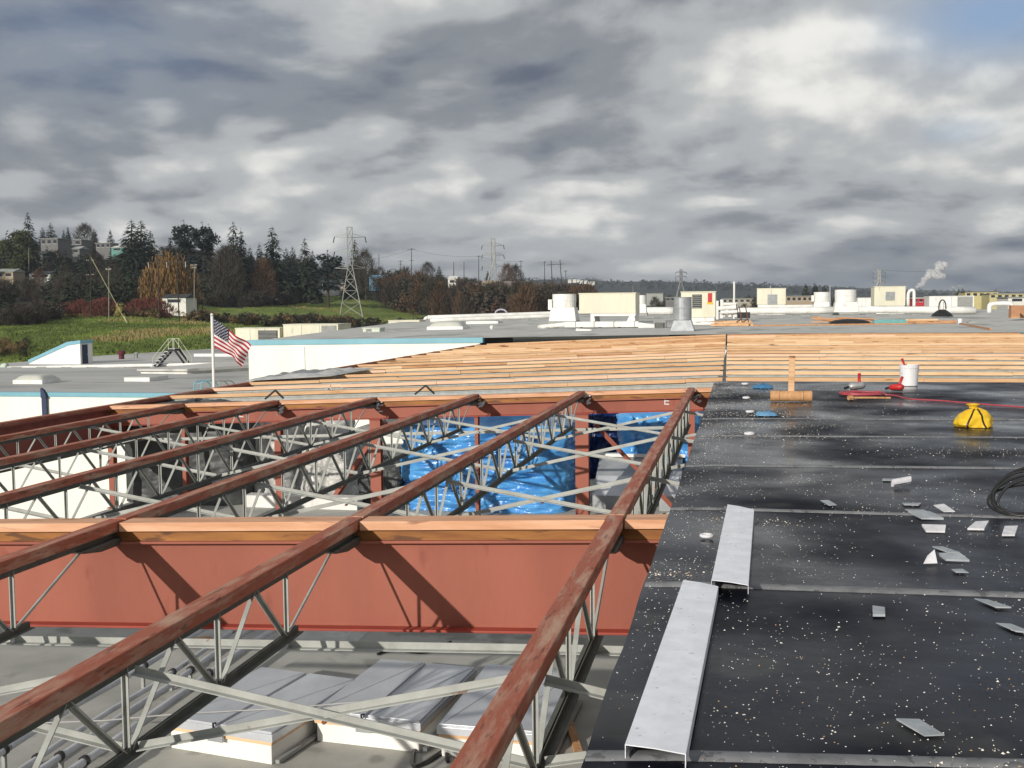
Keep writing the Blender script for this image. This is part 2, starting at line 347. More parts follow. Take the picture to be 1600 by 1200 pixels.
# the lower wing on the left: white front wall, blue coping, grey roof
lo = thing('lower_wing', 'low white wing at left with pale blue coping and a wide grey flat roof', 'building', (-50, YW, -14))
ZL = -4.08
b = MB(); b.box(-90, YW, -14, -31.3, YW+.35, -4.05); part('wall', b, m_white, lo)
b = MB(); b.box(-90, YW-.06, -4.05, -31.3, YW+.42, -3.76); part('coping', b, m_coping, lo)
pts = [(-90, YW+.43), (-31.3, YW+.43)] + [tuple(atZ(x, y, ZL)[:2]) for x, y in [(440, 541), (330, 545), (167, 555), (0, 568)]] + [(-95, 120)]
b = MB(); b.prism(pts, 2, ZL-.5, ZL); part('roof', b, m_loroof, lo)
b = MB()
x = -61.5; b.box(x, YW-.02, -14, x+.03, YW-.001, -4.06); part('wall_joint', b, m_greym, lo)
b = MB(); x = atY(72, 640, YW).x; b.box(x-.17, YW-.22, -7.0, x+.17, YW-.061, -4.1); b.prism([(x-.17, -4.1), (x+.25, -4.1), (x+.05, -3.6), (x-.17, -3.45)], 1, YW-.30, YW-.062)
part('downpipe', b, M('navy_metal', (.03, .045, .10)), lo)

# the upper roof beyond the lumber
ub = thing('upper_wing', 'higher white wing with pale blue coping beyond the lumber, carrying the roof units', 'building', (-8, YW, -14))
XL = -31.05
zc = lambda x: -.30+(x+31)*.0078 if x < -15.8 else (-.18 if x < 0 else 0)
b = MB(); b.prism([(XL, -14), (26, -14), (26, -.75), (XL, -.75)], 1, YW, YW+.35)
b.prism([(XL, -.75), (-15.8, -.75), (-15.8, -.52), (XL, -.64)], 1, YW, YW+.35); b.box(XL, YW+.35, -14, XL+.35, 150, -.75)
part('wall', b, m_white, ub)
b = MB(); b.prism([(XL-.06, -.64), (-15.6, -.52), (-15.6, -.20), (XL-.06, -.31)], 1, YW-.06, YW+.42); part('coping', b, m_coping, ub)
b = MB(); x = atY(476, 560, YW).x; b.box(x, YW-.012, -14, x+.04, YW-.001, -.76); part('wall_joint', b, m_greym, ub)
def zu(x, Y):                                            # upper roof surface
    return -.42+min(1, max(0, (x+31)/30))*.38+min(Y-YW, 60)*.0022
pl = [(XL, YW+.43), (-15, YW+.43), (0, YW+.43), (14, YW+.43), (40, YW+.43)]
ys = [YW+.43, 85, 105, 130, 165, 205]
b = MB()
def uf(u, v):
    Y = ys[round(v*5)]; xl = XL-(Y-YW)*.16; x = xl+(75+Y*.15-xl)*u
    return (x, Y, zu(x, Y))
b.grid(uf, 14, 5); part('roof', b, m_uproof, ub)
b = MB(); z = -.02
b.prism([(14.9, YW-2.2), (60, YW-12), (60, YW-11.2), (14.9, YW-1.2)], 2, -.26, .0); part('coping', b, M('teal_coping', (.13, .36, .40), (.10, .30, .34), .4, .5), ub)

# ------------------------------------------------------------------ steel girders under the joists
def letterE(b, x, z, y, h):
    wd = h*.62; t = h*.14
    b.box(x, y-.004, z, x+t, y, z+h)
    for k in range(3): b.box(x+t, y-.004, z+k*(h-t)/2, x+wd, y, z+k*(h-t)/2+t)
def girder(Y, x0, x1, hgt, label, segs):
    r = thing('steel_girder', label, 'girder', (0, Y, 0))
    def sloped(b, ya, yb, za, zb, xa=x0, xb=x1, mi=0):     # box following the fall of the roof
        xs_ = [xa]+([-.3] if xa < -.3 < xb else [])+[xb]; n_ = len(xs_)
        vs_ = [(x, y, zr(x)+z) for x in xs_ for y, z in ((ya, za), (yb, za), (yb, zb), (ya, zb))]
        fs_ = [(0, 1, 2, 3), tuple(4*(n_-1)+i for i in (3, 2, 1, 0))]
        for q in range(n_-1): fs_ += [(4*q+i, 4*q+4+i, 4*q+4+(i+1) % 4, 4*q+(i+1) % 4) for i in range(4)]
        b.add(vs_, fs_, mi)
    b = MB(); sloped(b, .10, .13, -hgt+.02, -.21); part('web', b, m_red, r, local=True)
    b = MB(); sloped(b, -.0, .23, -.235, -.21); part('top_flange', b, m_red, r, local=True, bevel=.004)
    b = MB(); sloped(b, -.02, .25, -hgt, -hgt+.022); part('bottom_flange', b, m_redf, r, local=True, bevel=.004)
    b = MB(); sloped(b, .03, .20, -.209, -.108); part('ledger', b, m_ledger, r, local=True)
    for k, (xa, xb) in enumerate(segs):
        b = MB(); x = xa
        while x < xb-.05:
            xe = min(xb, x+rr(2.6, 4.2)); xe = xb if xb-xe < .7 else xe
            d = rr(0, .006); sloped(b, -.022-d, .24, -.106, -.02-rr(0, .005), x+.002, xe-.002, 4); x = xe
        part('nailer', b, m_lum+[m_cap], r, local=True, bevel=.004)
    return r
jx = [1.35]+JX+[EDGE]
seg = [(jx[i+1]+.085, jx[i]-.085) for i in range(len(jx)-1)]
girder(GY1, EDGE, 3.8, 1.055, 'deep near red steel girder with bare wood nailers on top, crossing under the joists', seg)
g2 = girder(GY2, EDGE, 3.8, .52, 'shallower far red steel girder along the front of the bare lumber rows', seg)
for x, z in ((atY(1038, 631, GY2+.1).x, -.42), (atY(374, 648, GY2+.1).x, zr(-11)-.42)):
    b = MB(); letterE(b, x, z, .0995, .17); part('painted_letter', b, m_paperw, g2, local=True)
eb = thing('edge_girder', 'dull red edge girder at the left roof edge, its inner face in shadow', 'girder', (EDGE, 0, zr(EDGE)))
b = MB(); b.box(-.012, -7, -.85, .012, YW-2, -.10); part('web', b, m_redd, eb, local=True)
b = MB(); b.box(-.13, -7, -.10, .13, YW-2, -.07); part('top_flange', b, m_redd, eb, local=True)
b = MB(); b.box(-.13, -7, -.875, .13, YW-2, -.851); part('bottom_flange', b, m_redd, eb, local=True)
b = MB(); b.box(-.08, -7, -.069, .08, YW-2, .0); part('nailer', b, m_nail, eb, local=True, bevel=.004)

# columns under the far girder
CW = {0: .15, 1: .30, 2: .08, 3: .26, 4: .16, 5: .09, 6: .14}
CN = ['narrow red column under the far girder, nearest the black membrane', 'thick red column under the far girder between blue tarps', 'slim red column in front of the large blue tarp',
      'thick red column just left of the large blue tarp', 'red column among the grey plastic sheets', 'slim red column in front of the dark tarp', 'red column under the edge girder, left of the dark tarp']
for i, x in enumerate(JX+[EDGE+.05]):
    wd = CW[i]; z1 = zr(x)-.522
    c = thing('steel_column', CN[i], 'column', (x, GY2+.115, ZF), 'red columns under the far girder')
    b = MB(); q = wd/2
    b.box(-q, -.09, .02, q, -.075, z1-ZF-.015); b.box(-q, .075, .02, q, .09, z1-ZF-.015); b.box(-.006, -.075, .02, .006, .075, z1-ZF-.015)
    part('shaft', b, m_red, c, local=True)
    b = MB(); b.box(-q-.05, -.15, 0, q+.05, .15, .02); part('base_plate', b, m_redf, c, local=True)
    b = MB(); b.box(-q-.01, -.12, z1-ZF-.015, q+.01, .12, z1-ZF); part('cap_plate', b, m_redf, c, local=True)
for k, (xa, xb, lab) in enumerate([(JX[1]+.2, JX[0]-.4, 'red diagonal brace leaning right from the thick column between blue tarps'),
                                   (JX[3]+.0, JX[4]+.9, 'red diagonal brace among the grey plastic sheets')]):
    b = MB(); b.bar((xa, GY2+.8, -.95), (xb, GY2+1.2, ZF+.1), .16, .10)
    tag(b.build('diagonal_brace', m_red, None, (xa, GY2+.8, ZF)), lab, 'brace')

# ------------------------------------------------------------------ open-web joists
def make_joist():
    r = thing('roof_joist', 'joist', 'joist')
    b = MB(); y = 0.02
    while y < BAY-.1:
        ye = min(BAY-.02, y+rr(3.6, 5.2)); ye = BAY-.02 if BAY-ye < 1 else ye
        b.box(-.072+rr(-.003, .003), y+.002, -.098, .072+rr(-.003, .003), ye-.002, rr(-.004, .003)); y = ye
    part('nailer', b, m_nail, r, local=True, bevel=.007)
    b = MB(); b.box(-.066, 0, -.106, -.006, BAY, -.099); b.box(.006, 0, -.106, .066, BAY, -.099); b.box(-.013, 0, -.165, -.006, BAY, -.106); b.box(.006, 0, -.165, .013, BAY, -.106)
    part('top_chord', b, m_chord, r, local=True)
    zb = -.662
    b = MB(); b.box(-.058, 1.45, zb-.007, -.006, BAY-1.45, zb); b.box(.006, 1.45, zb-.007, .058, BAY-1.45, zb); b.box(-.013, 1.45, zb, -.006, BAY-1.45, zb+.05); b.box(.006, 1.45, zb, .013, BAY-1.45, zb+.05)
    part('bottom_chord', b, m_chord, r, local=True)
    zt = -.13; n0, n1, n = 1.65, BAY-1.65, 10; st = (n1-n0)/n
    def web(a, c, wd):
        b = MB()
        if wd < .03: b.tube(a, c, wd/2, 6)
        else: b.angle(Vector(a)+Vector((-wd/2, 0, 0)), Vector(c)+Vector((-wd/2, 0, 0)), wd, .008, up=(1, 0, 0))
        part('web_member', b, m_web, r, local=True)
    zbm = zb+.03
    web((0, .66, -.19), (0, n0, zbm), .028); web((0, BAY-.66, -.19), (0, n1, zbm), .028)
    for k in range(n+1):
        y = n0+k*st; web((0, y+.01, zt), (0, y+.01, zbm), .032)
        if k < n:
            web((0, y+.03, zbm), (0, y+st/2-.01, zt), .034); web((0, y+st/2+.03, zt), (0, y+st-.03, zbm), .034)
    for y in (0, BAY):
        s = 1 if y == 0 else -1
        b = MB(); b.prism([(y, -.166), (y+s*.76, -.166), (y+s*.70, -.195), (y+s*.42, -.238), (y, -.238)], 0, -.075, .075); part('bearing_seat', b, m_shoe, r, local=True, bevel=.01)
    return r
j0 = make_joist()
names_far = ['far-bay red-topped joist nearest the black membrane', 'far-bay joist above the large blue tarp, second from the black membrane', 'far-bay joist third from the black membrane',
             'far-bay joist ending above the thick column left of the blue tarp', 'far-bay joist passing in front of the dark tarp, fifth from the membrane', 'far-bay joist beside the shaded edge girder']
names_near = ['near-bay red-topped joist along the edge of the black membrane, widest in view', 'near-bay joist from the lower left corner to the middle of the near girder', 'near-bay joist at far left crossing the near girder beside the left frame edge']
for i, x in enumerate(JX):
    o = j0 if i == 0 else copy_tree(j0); o.location = (x, GY1+.115, zr(x)-.002); tag(o, names_far[i], 'joist', 'open web roof joists')
for i in range(3):
    o = copy_tree(j0); x = JX[i]; o.location = (x+.003, GY1+.113-BAY, zr(x)-.001); tag(o, names_near[i], 'joist', 'open web roof joists')

# cross braces and level struts between the joists
def brace(x0, x1, Y, label):
    r = thing('cross_brace', label, 'brace', ((x0+x1)/2, Y, zr((x0+x1)/2)-.4), 'light grey cross braces between joists')
    a = (x0+.05, Y, zr(x0)-.17); b_ = (x1-.05, Y, zr(x1)-.64); c = (x0+.05, Y+.03, zr(x0)-.64); d = (x1-.05, Y+.03, zr(x1)-.17)
    b = MB(); b.angle(a, b_, .046, .007, up=(0, 0, 1)); part('brace_bar', b, m_web, r)
    b = MB(); b.angle(c, d, .046, .007, up=(0, 0, 1), flip=1); part('brace_bar', b, m_web, r)
    b = MB(); mx, mz = (x0+x1)/2, (zr(x0)+zr(x1))/2-.43; b.tube((mx, Y-.012, mz), (mx, Y+.05, mz), .014, 6); part('bolt', b, M('rusty_bolt', (.2, .08, .04)), r)
bayn = ['between the two joists nearest the membrane', 'between second and third joists from the membrane', 'between third and fourth joists from membrane',
        'between fourth and fifth joists from the membrane', 'between fifth and sixth joists from membrane']
for i in range(5):
    for Y, nm in ((12.9, 'nearest the near girder'), (16.9, 'in mid bay'), (20.9, 'nearest the far girder')):
        brace(JX[i+1], JX[i], Y, 'far-bay grey brace %s, %s' % (bayn[i], nm))
for Y, nm in ((12.9, 'nearest the near girder'), (16.9, 'in mid bay'), (20.9, 'nearest the far girder')):
    brace(JX[0], JX[0]+2.44, Y, 'far-bay grey brace running in under the black membrane, %s' % nm)
for i in range(2): brace(JX[i+1], JX[i], 5.85, 'near-bay grey cross brace %s' % bayn[i])
brace(JX[0], JX[0]+2.44, 5.85, 'near-bay grey cross brace disappearing under the black membrane')
def strut(x0, x1, Y, label):
    b = MB(); b.angle((x0+.02, Y, zr(x0)-.735), (x1-.02, Y, zr(x1)-.735), .060, .008)
    tag(b.build('bridging_strut', m_web, None, ((x0+x1)/2, Y, zr(x0)-.76)), label, 'strut', 'level grey struts between joist bottoms')
for i in range(5):
    strut(JX[i+1], JX[i], GY2-1.52, 'far-girder level grey strut %s' % bayn[i])
    if i < 3: strut(JX[i+1], JX[i], GY1-1.55, 'near-girder level grey strut %s' % bayn[i])
strut(JX[0], JX[0]+1.2, GY1-1.55, 'short level grey strut ending at the black membrane, near girder')

# ------------------------------------------------------------------ lumber-topped purlins beyond the far girder
rows = [27.85+2.52*k for k in range(16)]
SIDE = {'l': ('left of the ridge joint', EDGE-.05, -.42), 'r': ('right of the ridge joint', -.34, 15.2)}
def xjoint(Y): return -.43-(Y-28)*.012
for k, Y in enumerate(rows):
    for sd in 'lr':
        nm, xa, xb = SIDE[sd]
        if sd == 'l': xb = xjoint(Y)-.04; xa = xa+rr(-.25, .35)
        else: xa = xjoint(Y)+.04
        r = thing('roof_purlin', 'lumber-topped purlin %s, %s row back from the black membrane' % (nm, ORD[k]), 'purlin', ((xa+xb)/2, Y, 0), 'lumber-topped purlins')
        rowm = random.choice([0, 0, 3, 1] if k < 7 else [0, 1, 1, 2])
        def zp(x): return (zr(x) if x < 0 else 0)
        b = MB(); x = xa
        while x < xb-.05:
            xe = min(xb, x+rr(2.2, 4.9)); xe = xb if xb-xe < .8 else xe
            dy = rr(-.012, .012); dz = rr(-.012, .006); mi = (rowm if random.random() < .7 else random.choice([0, 0, 1, 1, 2, 3] if k < 8 else [0, 1, 1, 2, 2, 3]))
            ya, yb = Y-.07+dy, Y+.07+dy; hh = .088
            b.hexa([(x+.003, ya, zp(x)-hh+dz), (xe-.003, ya, zp(xe)-hh+dz), (xe-.003, yb, zp(xe)-hh+dz), (x+.003, yb, zp(x)-hh+dz)],
                   [(x+.003, ya, zp(x)+dz), (xe-.003, ya, zp(xe)+dz), (xe-.003, yb, zp(xe)+dz), (x+.003, yb, zp(x)+dz)], mi); x = xe
        part('nailer', b, m_lum, r)
        b = MB()
        for za, zb_, y0, y1 in ((-.150, -.125, -.035, .05), (-.125, -.095, .0, .04), (-.45, -.150, -.02, .012), (-.46, -.45, -.05, .05)):
            b.hexa([(xa, Y+y0, zp(xa)+za), (xb, Y+y0, zp(xb)+za), (xb, Y+y1, zp(xb)+za), (xa, Y+y1, zp(xa)+za)],
                   [(xa, Y+y0, zp(xa)+zb_), (xb, Y+y0, zp(xb)+zb_), (xb, Y+y1, zp(xb)+zb_), (xa, Y+y1, zp(xa)+zb_)])
        part('steel_rail', b, m_web, r)
b = MB(); b.box(-.62, 27.2, -.50, -.40, YW-1.5, -.13); tag(b.build('ridge_beam', m_chord, None, (-.5, 27.2, -.5)), 'grey ridge beam under the joint of the lumber rows', 'beam')

# ------------------------------------------------------------------ black roofing membrane on the finished deck
MX0, MX1, MY0, MY1 = -.63, 16, -6, 26.5
rm = thing('roof_membrane', 'wet black roofing membrane covering the finished deck at right', 'roofing', (4, 10, 0))
b = MB()
ridge = [MX0, -.3, 0, 1, 2.5, 4, 6, 8, 10, 13, MX1]
yv = [MY0+i*(MY1-MY0)/90 for i in range(91)]
def mf(u, v):
    x = ridge[round(u*10)]; y = yv[round(v*90)]
    return (x+(.012*nz((x, y*1.5, 2)) if u == 0 else 0), y, zr(x)+.006*nz((x*.7, y*.9, 5))*(0 if u == 0 else 1))
b.grid(mf, 10, 90); part('sheet', b, m_memb, rm, smooth=True)
b = MB(); b.prism([(MX0+.015, zr(MX0)-.004), (MX1, -.012), (MX1, -.045), (MX0+.015, zr(MX0)-.045)], 1, MY0, MY1); part('deck', b, m_lumY, rm)
for (xa, ya), (xb, yb) in [((925, 1181), (1600, 1195)), ((1005, 913), (1600, 930)), ((1040, 795), (1600, 809)), ((1068, 728), (1600, 732)), ((1085, 682), (1600, 684)), ((1100, 655), (1600, 656))]:
    p = atZ(xa, ya, -.01); q = atZ(xb, yb, 0); q = p+(q-p)*1.6
    p = p+(q-p)*((MX0+.01-p.x)/(q.x-p.x))
    b = MB(); wd = rr(.10, .13)
    def sf(u, v):
        c = p.lerp(q, u); y = c.y+(v-.5)*wd*(1+.12*nz((u*40, v, p.y))); return (c.x, y, zr(c.x)-.002+.016*max(0, math.sin(v*3.1416))**.35)
    b.grid(sf, 60, 6); part('seam_strip', b, m_seam, rm, smooth=True)
b = MB()                                                    # crumbs of roofing and insulation strewn over it
def crumb(x, y, s, mi):
    z = zr(x)+.012; a = rr(0, 6.3); k = random.choice([3, 4, 5])
    pts = [(x+math.cos(a+6.283*i/k)*s*rr(.6, 1.2), y+math.sin(a+6.283*i/k)*s*rr(.6, 1.2)) for i in range(k)]
    o = [(px_, py_, z) for px_, py_ in pts]+[(x+rr(-.2, .2)*s, y, z+s*rr(.4, .9))]
    b.add(o, [tuple(range(k))[::-1]]+[(i, (i+1) % k, k) for i in range(k)], mi)
for i in range(9500):
    u = random.random()
    if u < .45:
        y = 3.9+(random.random()**1.2)*8; x = rr(MX0+.02, .55*y*.62)
    elif u < .72:
        y = rr(4, 26); x = MX0+.02+abs(random.gauss(0, .45))
    elif u < .94:
        y = rr(11, 25); x = random.gauss(.9, 1.4)
    else:
        y = rr(8, 26); x = rr(0, 8)
    if x < MX0+.02 or nz((x*1.3, y*1.3, 3))+.35*nz((x*5, y*5, 1)) < rr(-.5, .45): continue
    crumb(x, y, rr(.0016, .0044)*(1+.05*y)*(1.7 if random.random() < .06 else 1), random.choice([0, 0, 0, 0, 0, 1, 2]))
for cx, cy, n, s in [(.05, 10.0-.5, 130, .16), (.1, 18.6, 260, .5), (.15, 20.6, 200, .45), (.2, 16.9, 260, .5), (.3, 15.6, 200, .5), (-.5, 7.6, 60, .12), (1.2, 4.6, 80, .2), (3.5, 14.2, 260, .8)]:
    for i in range(n):
        x = random.gauss(cx, s*1.4); y = random.gauss(cy, s*.55)
        if x > MX0+.02: crumb(x, y, rr(.004, .010), random.choice([0, 0, 1, 2]))
tag(b.build('roofing_crumbs', m_debris), kind='stuff')

# ------------------------------------------------------------------ things on the black membrane
def flashing(pts, label, z=.075):
    P = [Vector((*atZ(x, y, z)[:2], z)) for x, y in pts]           # far left, far right, near right, near left
    r = thing('ridge_flashing', label, 'flashing', tuple(P[3]))
    b = MB(); t = .004
    dn = Vector((0, 0, -.058))
    def slab(a, c, d, e, off):
        b.hexa([v+off for v in (a, c, d, e)], [v+off+Vector((0, 0, t)) for v in (a, c, d, e)])
    n = 14
    for i in range(n):
        u, v = i/n, (i+1)/n
        a, c, d, e = P[3].lerp(P[0], u), P[2].lerp(P[1], u), P[2].lerp(P[1], v), P[3].lerp(P[0], v)
        mid0, mid1 = (a+c)/2, (d+e)/2
        lift = Vector((0, 0, .004+.004*nz((i*.7, P[0].x, 1)))); l2 = Vector((0, 0, .004+.004*nz(((i+1)*.7, P[0].x, 1))))
        b.add([a, mid0+lift, c, d, mid1+l2, e, a-Vector((0, 0, t)), mid0+lift-Vector((0, 0, t)), c-Vector((0, 0, t)), d-Vector((0, 0, t)), mid1+l2-Vector((0, 0, t)), e-Vector((0, 0, t))],
              [(0, 1, 4, 5), (1, 2, 3, 4), (11, 10, 7, 6), (10, 9, 8, 7)]+([(0, 6, 7, 1), (1, 7, 8, 2)] if i == 0 else [])+([(5, 4, 10, 11), (4, 3, 9, 10)] if i == n-1 else []))
    part('sheet', b, m_flash, r)
    for a, e, nm in ((P[3], P[0], -1), (P[2], P[1], 1)):
        b = MB(); o = (P[1]-P[0]).normalized()*nm*.004
        q = [a+o*-.5, a+o*.5, e+o*.5, e+o*-.5]
        b.hexa([v+dn for v in q], [v-Vector((0, 0, .0005)) for v in q]); part('lip', b, m_flash, r)
    return r
flashing([(1068, 906), (1122, 916), (1071, 1178), (977, 1163)], 'long galvanised ridge flashing nearest the camera, lying on the black membrane')
flashing([(1137, 788), (1178, 796), (1169, 914), (1112, 906)], 'shorter galvanised ridge flashing beside the pale ring, farther up the membrane', .085)

def ring(px_, py_, R, r, label):
    p = atZ(px_, py_, 0); z = zr(p.x)+.012+r
    b = MB(); n = 22
    b.path([(p.x+R*math.cos(6.2832*i/n), p.y+R*math.sin(6.2832*i/n), z) for i in range(n+1)], r, 8, cap=False)
    tag(b.build('washer_ring', m_paperw, None, (p.x, p.y, z), smooth=True), label, 'ring', 'pale rings on the membrane')
ring(1104, 842, .042, .014, 'pale ring lying alone left of the shorter galvanised flashing')
ring(1164, 602, .06, .022, 'pale ring farthest back on the membrane, beside the blue glove')
ring(1166, 624, .055, .02, 'pale ring second from the lumber on the dusty strip of membrane')
ring(1172, 646, .055, .02, 'pale ring beside the blue rag in the dusty strip')
ring(1171, 681, .055, .02, 'pale ring nearest the camera in the dusty strip of far membrane')
def rag(px_, py_, w_, d_, h_, label, name, mm):
    p = atZ(px_, py_, .02); b = MB()
    def f(u, v):
        r = max(0, 1-((u-.5)*2)**2)*max(0, 1-((v-.5)*2)**2)
        return (p.x+(u-.5)*w_*(1+.3*nz((u*3, v*3, px_))), p.y+(v-.5)*d_*(1+.3*nz((v*3, u*3, py_))), zr(p.x)+.014+h_*r**.5*(.6+.8*abs(nz((u*4, v*4, px_)))))
    b.grid(f, 10, 8); tag(b.build(name, mm, None, (p.x, p.y, .01), smooth=True), label, 'glove' if name == 'work_glove' else 'rag')
rag(1192, 605, .42, .35, .10, 'dark blue work glove by the first lumber row', 'work_glove', m_bluep)
rag(1198, 648, .34, .30, .09, 'light blue rag on the dusty strip of membrane', 'cloth_rag', M('pale_blue_cloth', (.16, .34, .52), (.10, .24, .4), .8, 6))

# wooden T-shaped tamper
p = atZ(1236, 628, 0); k = p.y/F
t = thing('wood_tamper', 'upright wooden tamper, a short plank standing on a round log head', 'tamper', (p.x, p.y, .005))
hw = 31*k; r_ = 8.0*k
for i, (a, c) in enumerate(((-hw, -hw*.55), (-hw*.54, hw*.58), (hw*.59, hw))):
    b = MB(); rj = r_*(1 if i == 1 else 1.03)
    b.path([(p.x+a, p.y, .012+r_), (p.x+a+.006, p.y, .012+r_), (p.x+c-.006, p.y, .012+r_), (p.x+c, p.y, .012+r_)], [rj*.93, rj, rj, rj*.93], 16)
    part('log_head', b, m_lumY, t)
b = MB(); b.hexa([(p.x-.055, p.y-.02, 2*r_), (p.x+.055, p.y-.02, 2*r_), (p.x+.055, p.y+.025, 2*r_), (p.x-.055, p.y+.025, 2*r_)],
                 [(p.x-.035, p.y+.10, .84), (p.x+.075, p.y+.10, .84), (p.x+.075, p.y+.145, .84), (p.x-.035, p.y+.145, .84)])
part('handle', b, m_lum[1], t, bevel=.006)
# bucket
p = atZ(1420, 603, 0); k = p.y/F
t = thing('plastic_bucket', 'white plastic bucket with a red tool sticking out, against the lumber', 'bucket', (p.x, p.y, .008))
b = MB(); H = 31*k; b.lathe((p.x, p.y, .008), [(.001, 0), (12.2*k, 0), (12.6*k, .01), (13.6*k, H*.86), (14.4*k, H*.87), (14.4*k, H*.9), (13.9*k, H*.91), (14.2*k, H), (13.2*k, H), (12.6*k, H*.5), (.001, H*.45)], 24)
part('body', b, m_bucket, t, smooth=False)
b = MB(); n = 14; b.path([(p.x+14.3*k*math.cos(3.1416*i/n), p.y-.02-.14*math.sin(3.1416*i/n), H*.84-.17*math.sin(3.1416*i/n)) for i in range(n+1)], .004, 6); part('wire_handle', b, m_silv, t)
b = MB(); b.path([(p.x-.02, p.y, .2), (p.x-.10, p.y, H+.02), (p.x-.15, p.y, H+.14)], [.02, .02, .028], 8)
tag(b.build('hand_tool', m_redp, None, (p.x, p.y, .2)), 'red handled tool sticking up out of the white bucket', 'tool')
# nailers with the red hose
def nailgun(px_, py_, s, rz, label, c1):
    p = atZ(px_, py_, 0)
    t = thing('nail_gun', label, 'nail gun', (p.x, p.y, .012), None, rz)
    b = MB(); b.path([(-.14*s, 0, .08*s), (-.10*s, 0, .085*s), (.10*s, 0, .10*s), (.15*s, 0, .10*s)], [.035*s, .06*s, .065*s, .04*s], 12); part('body', b, c1, t, smooth=True, local=True)
    b = MB(); b.path([(.06*s, 0, .12*s), (.07*s, .05*s, .2*s), (.09*s, .09*s, .30*s)], [.03*s, .026*s, .03*s], 8); part('grip', b, m_redp, t, smooth=True, local=True)
    b = MB(); b.bar((-.13*s, 0, .05*s), (.08*s, .16*s, .03*s), .03*s, .06*s); part('magazine', b, m_silv, t, local=True)
    b = MB(); b.tube((-.14*s, 0, .08*s), (-.22*s, 0, .05*s), .022*s, 8); part('nose', b, m_blk, t, local=True)
nailgun(1338, 612, 1.15, .3, 'silver nail gun with an upright red grip lying in the hose coil', m_silv)
nailgun(1400, 613, 1.0, -.5, 'red nail gun lying close to the white bucket', m_redp)
b = MB(); pts = []
c = atZ(1345, 616, .03); rx, ry = 36*c.y/F, .32
for i in range(66):
    a = i*.26; q = 1-.45*abs(nz((i*.06, 7, 3)))-.15*(i/66); pts.append((c.x+rx*q*math.cos(a)*(1+.1*nz((i*.2, 1, 1))), c.y+ry*q*math.sin(a), .03+.006*(i/10)+.05*max(0, nz((i*.37, 2, 5)))))
for x, y in [(1392, 617), (1420, 623), (1470, 626), (1530, 631), (1600, 636), (1660, 640)]:
    q = atZ(x, y, .03); pts.append((q.x, q.y, .028))
def smoothpts(pts, n):
    out = []
    P = [Vector(q) for q in pts]
    for i in range(len(P)-1):
        a, b_, c_, d = P[max(0, i-1)], P[i], P[i+1], P[min(len(P)-1, i+2)]
        for j in range(n):
            t = j/n; out.append(.5*((2*b_)+(c_-a)*t+(2*a-5*b_+4*c_-d)*t*t+(3*b_-a-3*c_+d)*t**3))
    return out+[P[-1]]
b.path(smoothpts(pts, 4), .015, 7); tag(b.build('air_hose', m_rhose, None, tuple(c), smooth=True), 'red air hose coiled near the bucket and running off to the right', 'hose')
p = atZ(1335, 624, .02); b = MB(); b.path(smoothpts([(p.x-.11, p.y-.05, .05), (p.x, p.y, .05), (p.x+.3, p.y+.03, .05), (p.x+.65, p.y+.12, .04)], 4), [.045]*4+[.02]*9, 8)
tag(b.build('hose_fitting', m_lumY, None, tuple(p)), 'tan hose end fitting lying in front of the red coil', 'fitting')
# yellow bag
p = atZ(1524, 667, 0); k = p.y/F
t = thing('yellow_bag', 'knotted yellow plastic bag with black straps sitting on the wet membrane', 'bag', (p.x, p.y, .008))
prof_b = [(26.5, 0), (27.6, 4), (26, 11), (21.5, 18), (14, 24), (6, 27), (5.5, 29), (9, 32.5), (4, 34), (.2, 34)]
def bagpt(a, i, off=0):
    j = min(int(i), len(prof_b)-2); f = i-j; r = (prof_b[j][0]*(1-f)+prof_b[j+1][0]*f); z = prof_b[j][1]*(1-f)+prof_b[j+1][1]*f
    n_ = nz((math.cos(a)*1.4, math.sin(a)*1.4, i*.35))*.26+nz((math.cos(a)*4, math.sin(a)*4, i*.8))*.14+abs(nz((math.cos(a)*8, math.sin(a)*8, i*.6)))*.10
    r *= 1+n_; r += off
    return Vector((p.x+r*k*math.cos(a)-(3.5*k if i > 5 else 0), p.y+r*k*.72*math.sin(a), .008+z*k*(1+.1*n_)))
b = MB(); b.grid(lambda u, v: bagpt(u*6.2832, v*(len(prof_b)-1)), 40, 36); part('sack', b, m_yel, t, smooth=True)
for a0, a1 in ((-2.1, -1.9), (-1.15, -1.45)):
    b = MB(); b.path([bagpt(a0+(a1-a0)*i/12, i/12*4.6, .4) for i in range(13)], .014, 6); part('strap', b, m_blk, t)
# coil of black cable at the right edge
p = atZ(1600, 803, 0); k = p.y/F
b = MB()
for q in range(5):
    pts = []; R0 = (.24+.03*q); tl = .25+.13*q; cx = p.x+.02*q+rr(-.03, .03)
    for i in range(31):
        a = 6.2832*i/30; pts.append((cx+R0*.95*math.cos(a)*(1+.1*nz((a, q, 0))), p.y+R0*math.sin(a)*math.sin(tl)+.02*q-.05, .02+.17*(1+math.sin(a+.4))*(1 if q < 4 else .5)*(.85+.08*q)))
    b.path(pts, .012, 7, cap=False)
tag(b.build('cable_coil', m_blk, None, (p.x, p.y, .01), smooth=True), 'coil of black cable standing at the right edge of the membrane', 'cable')
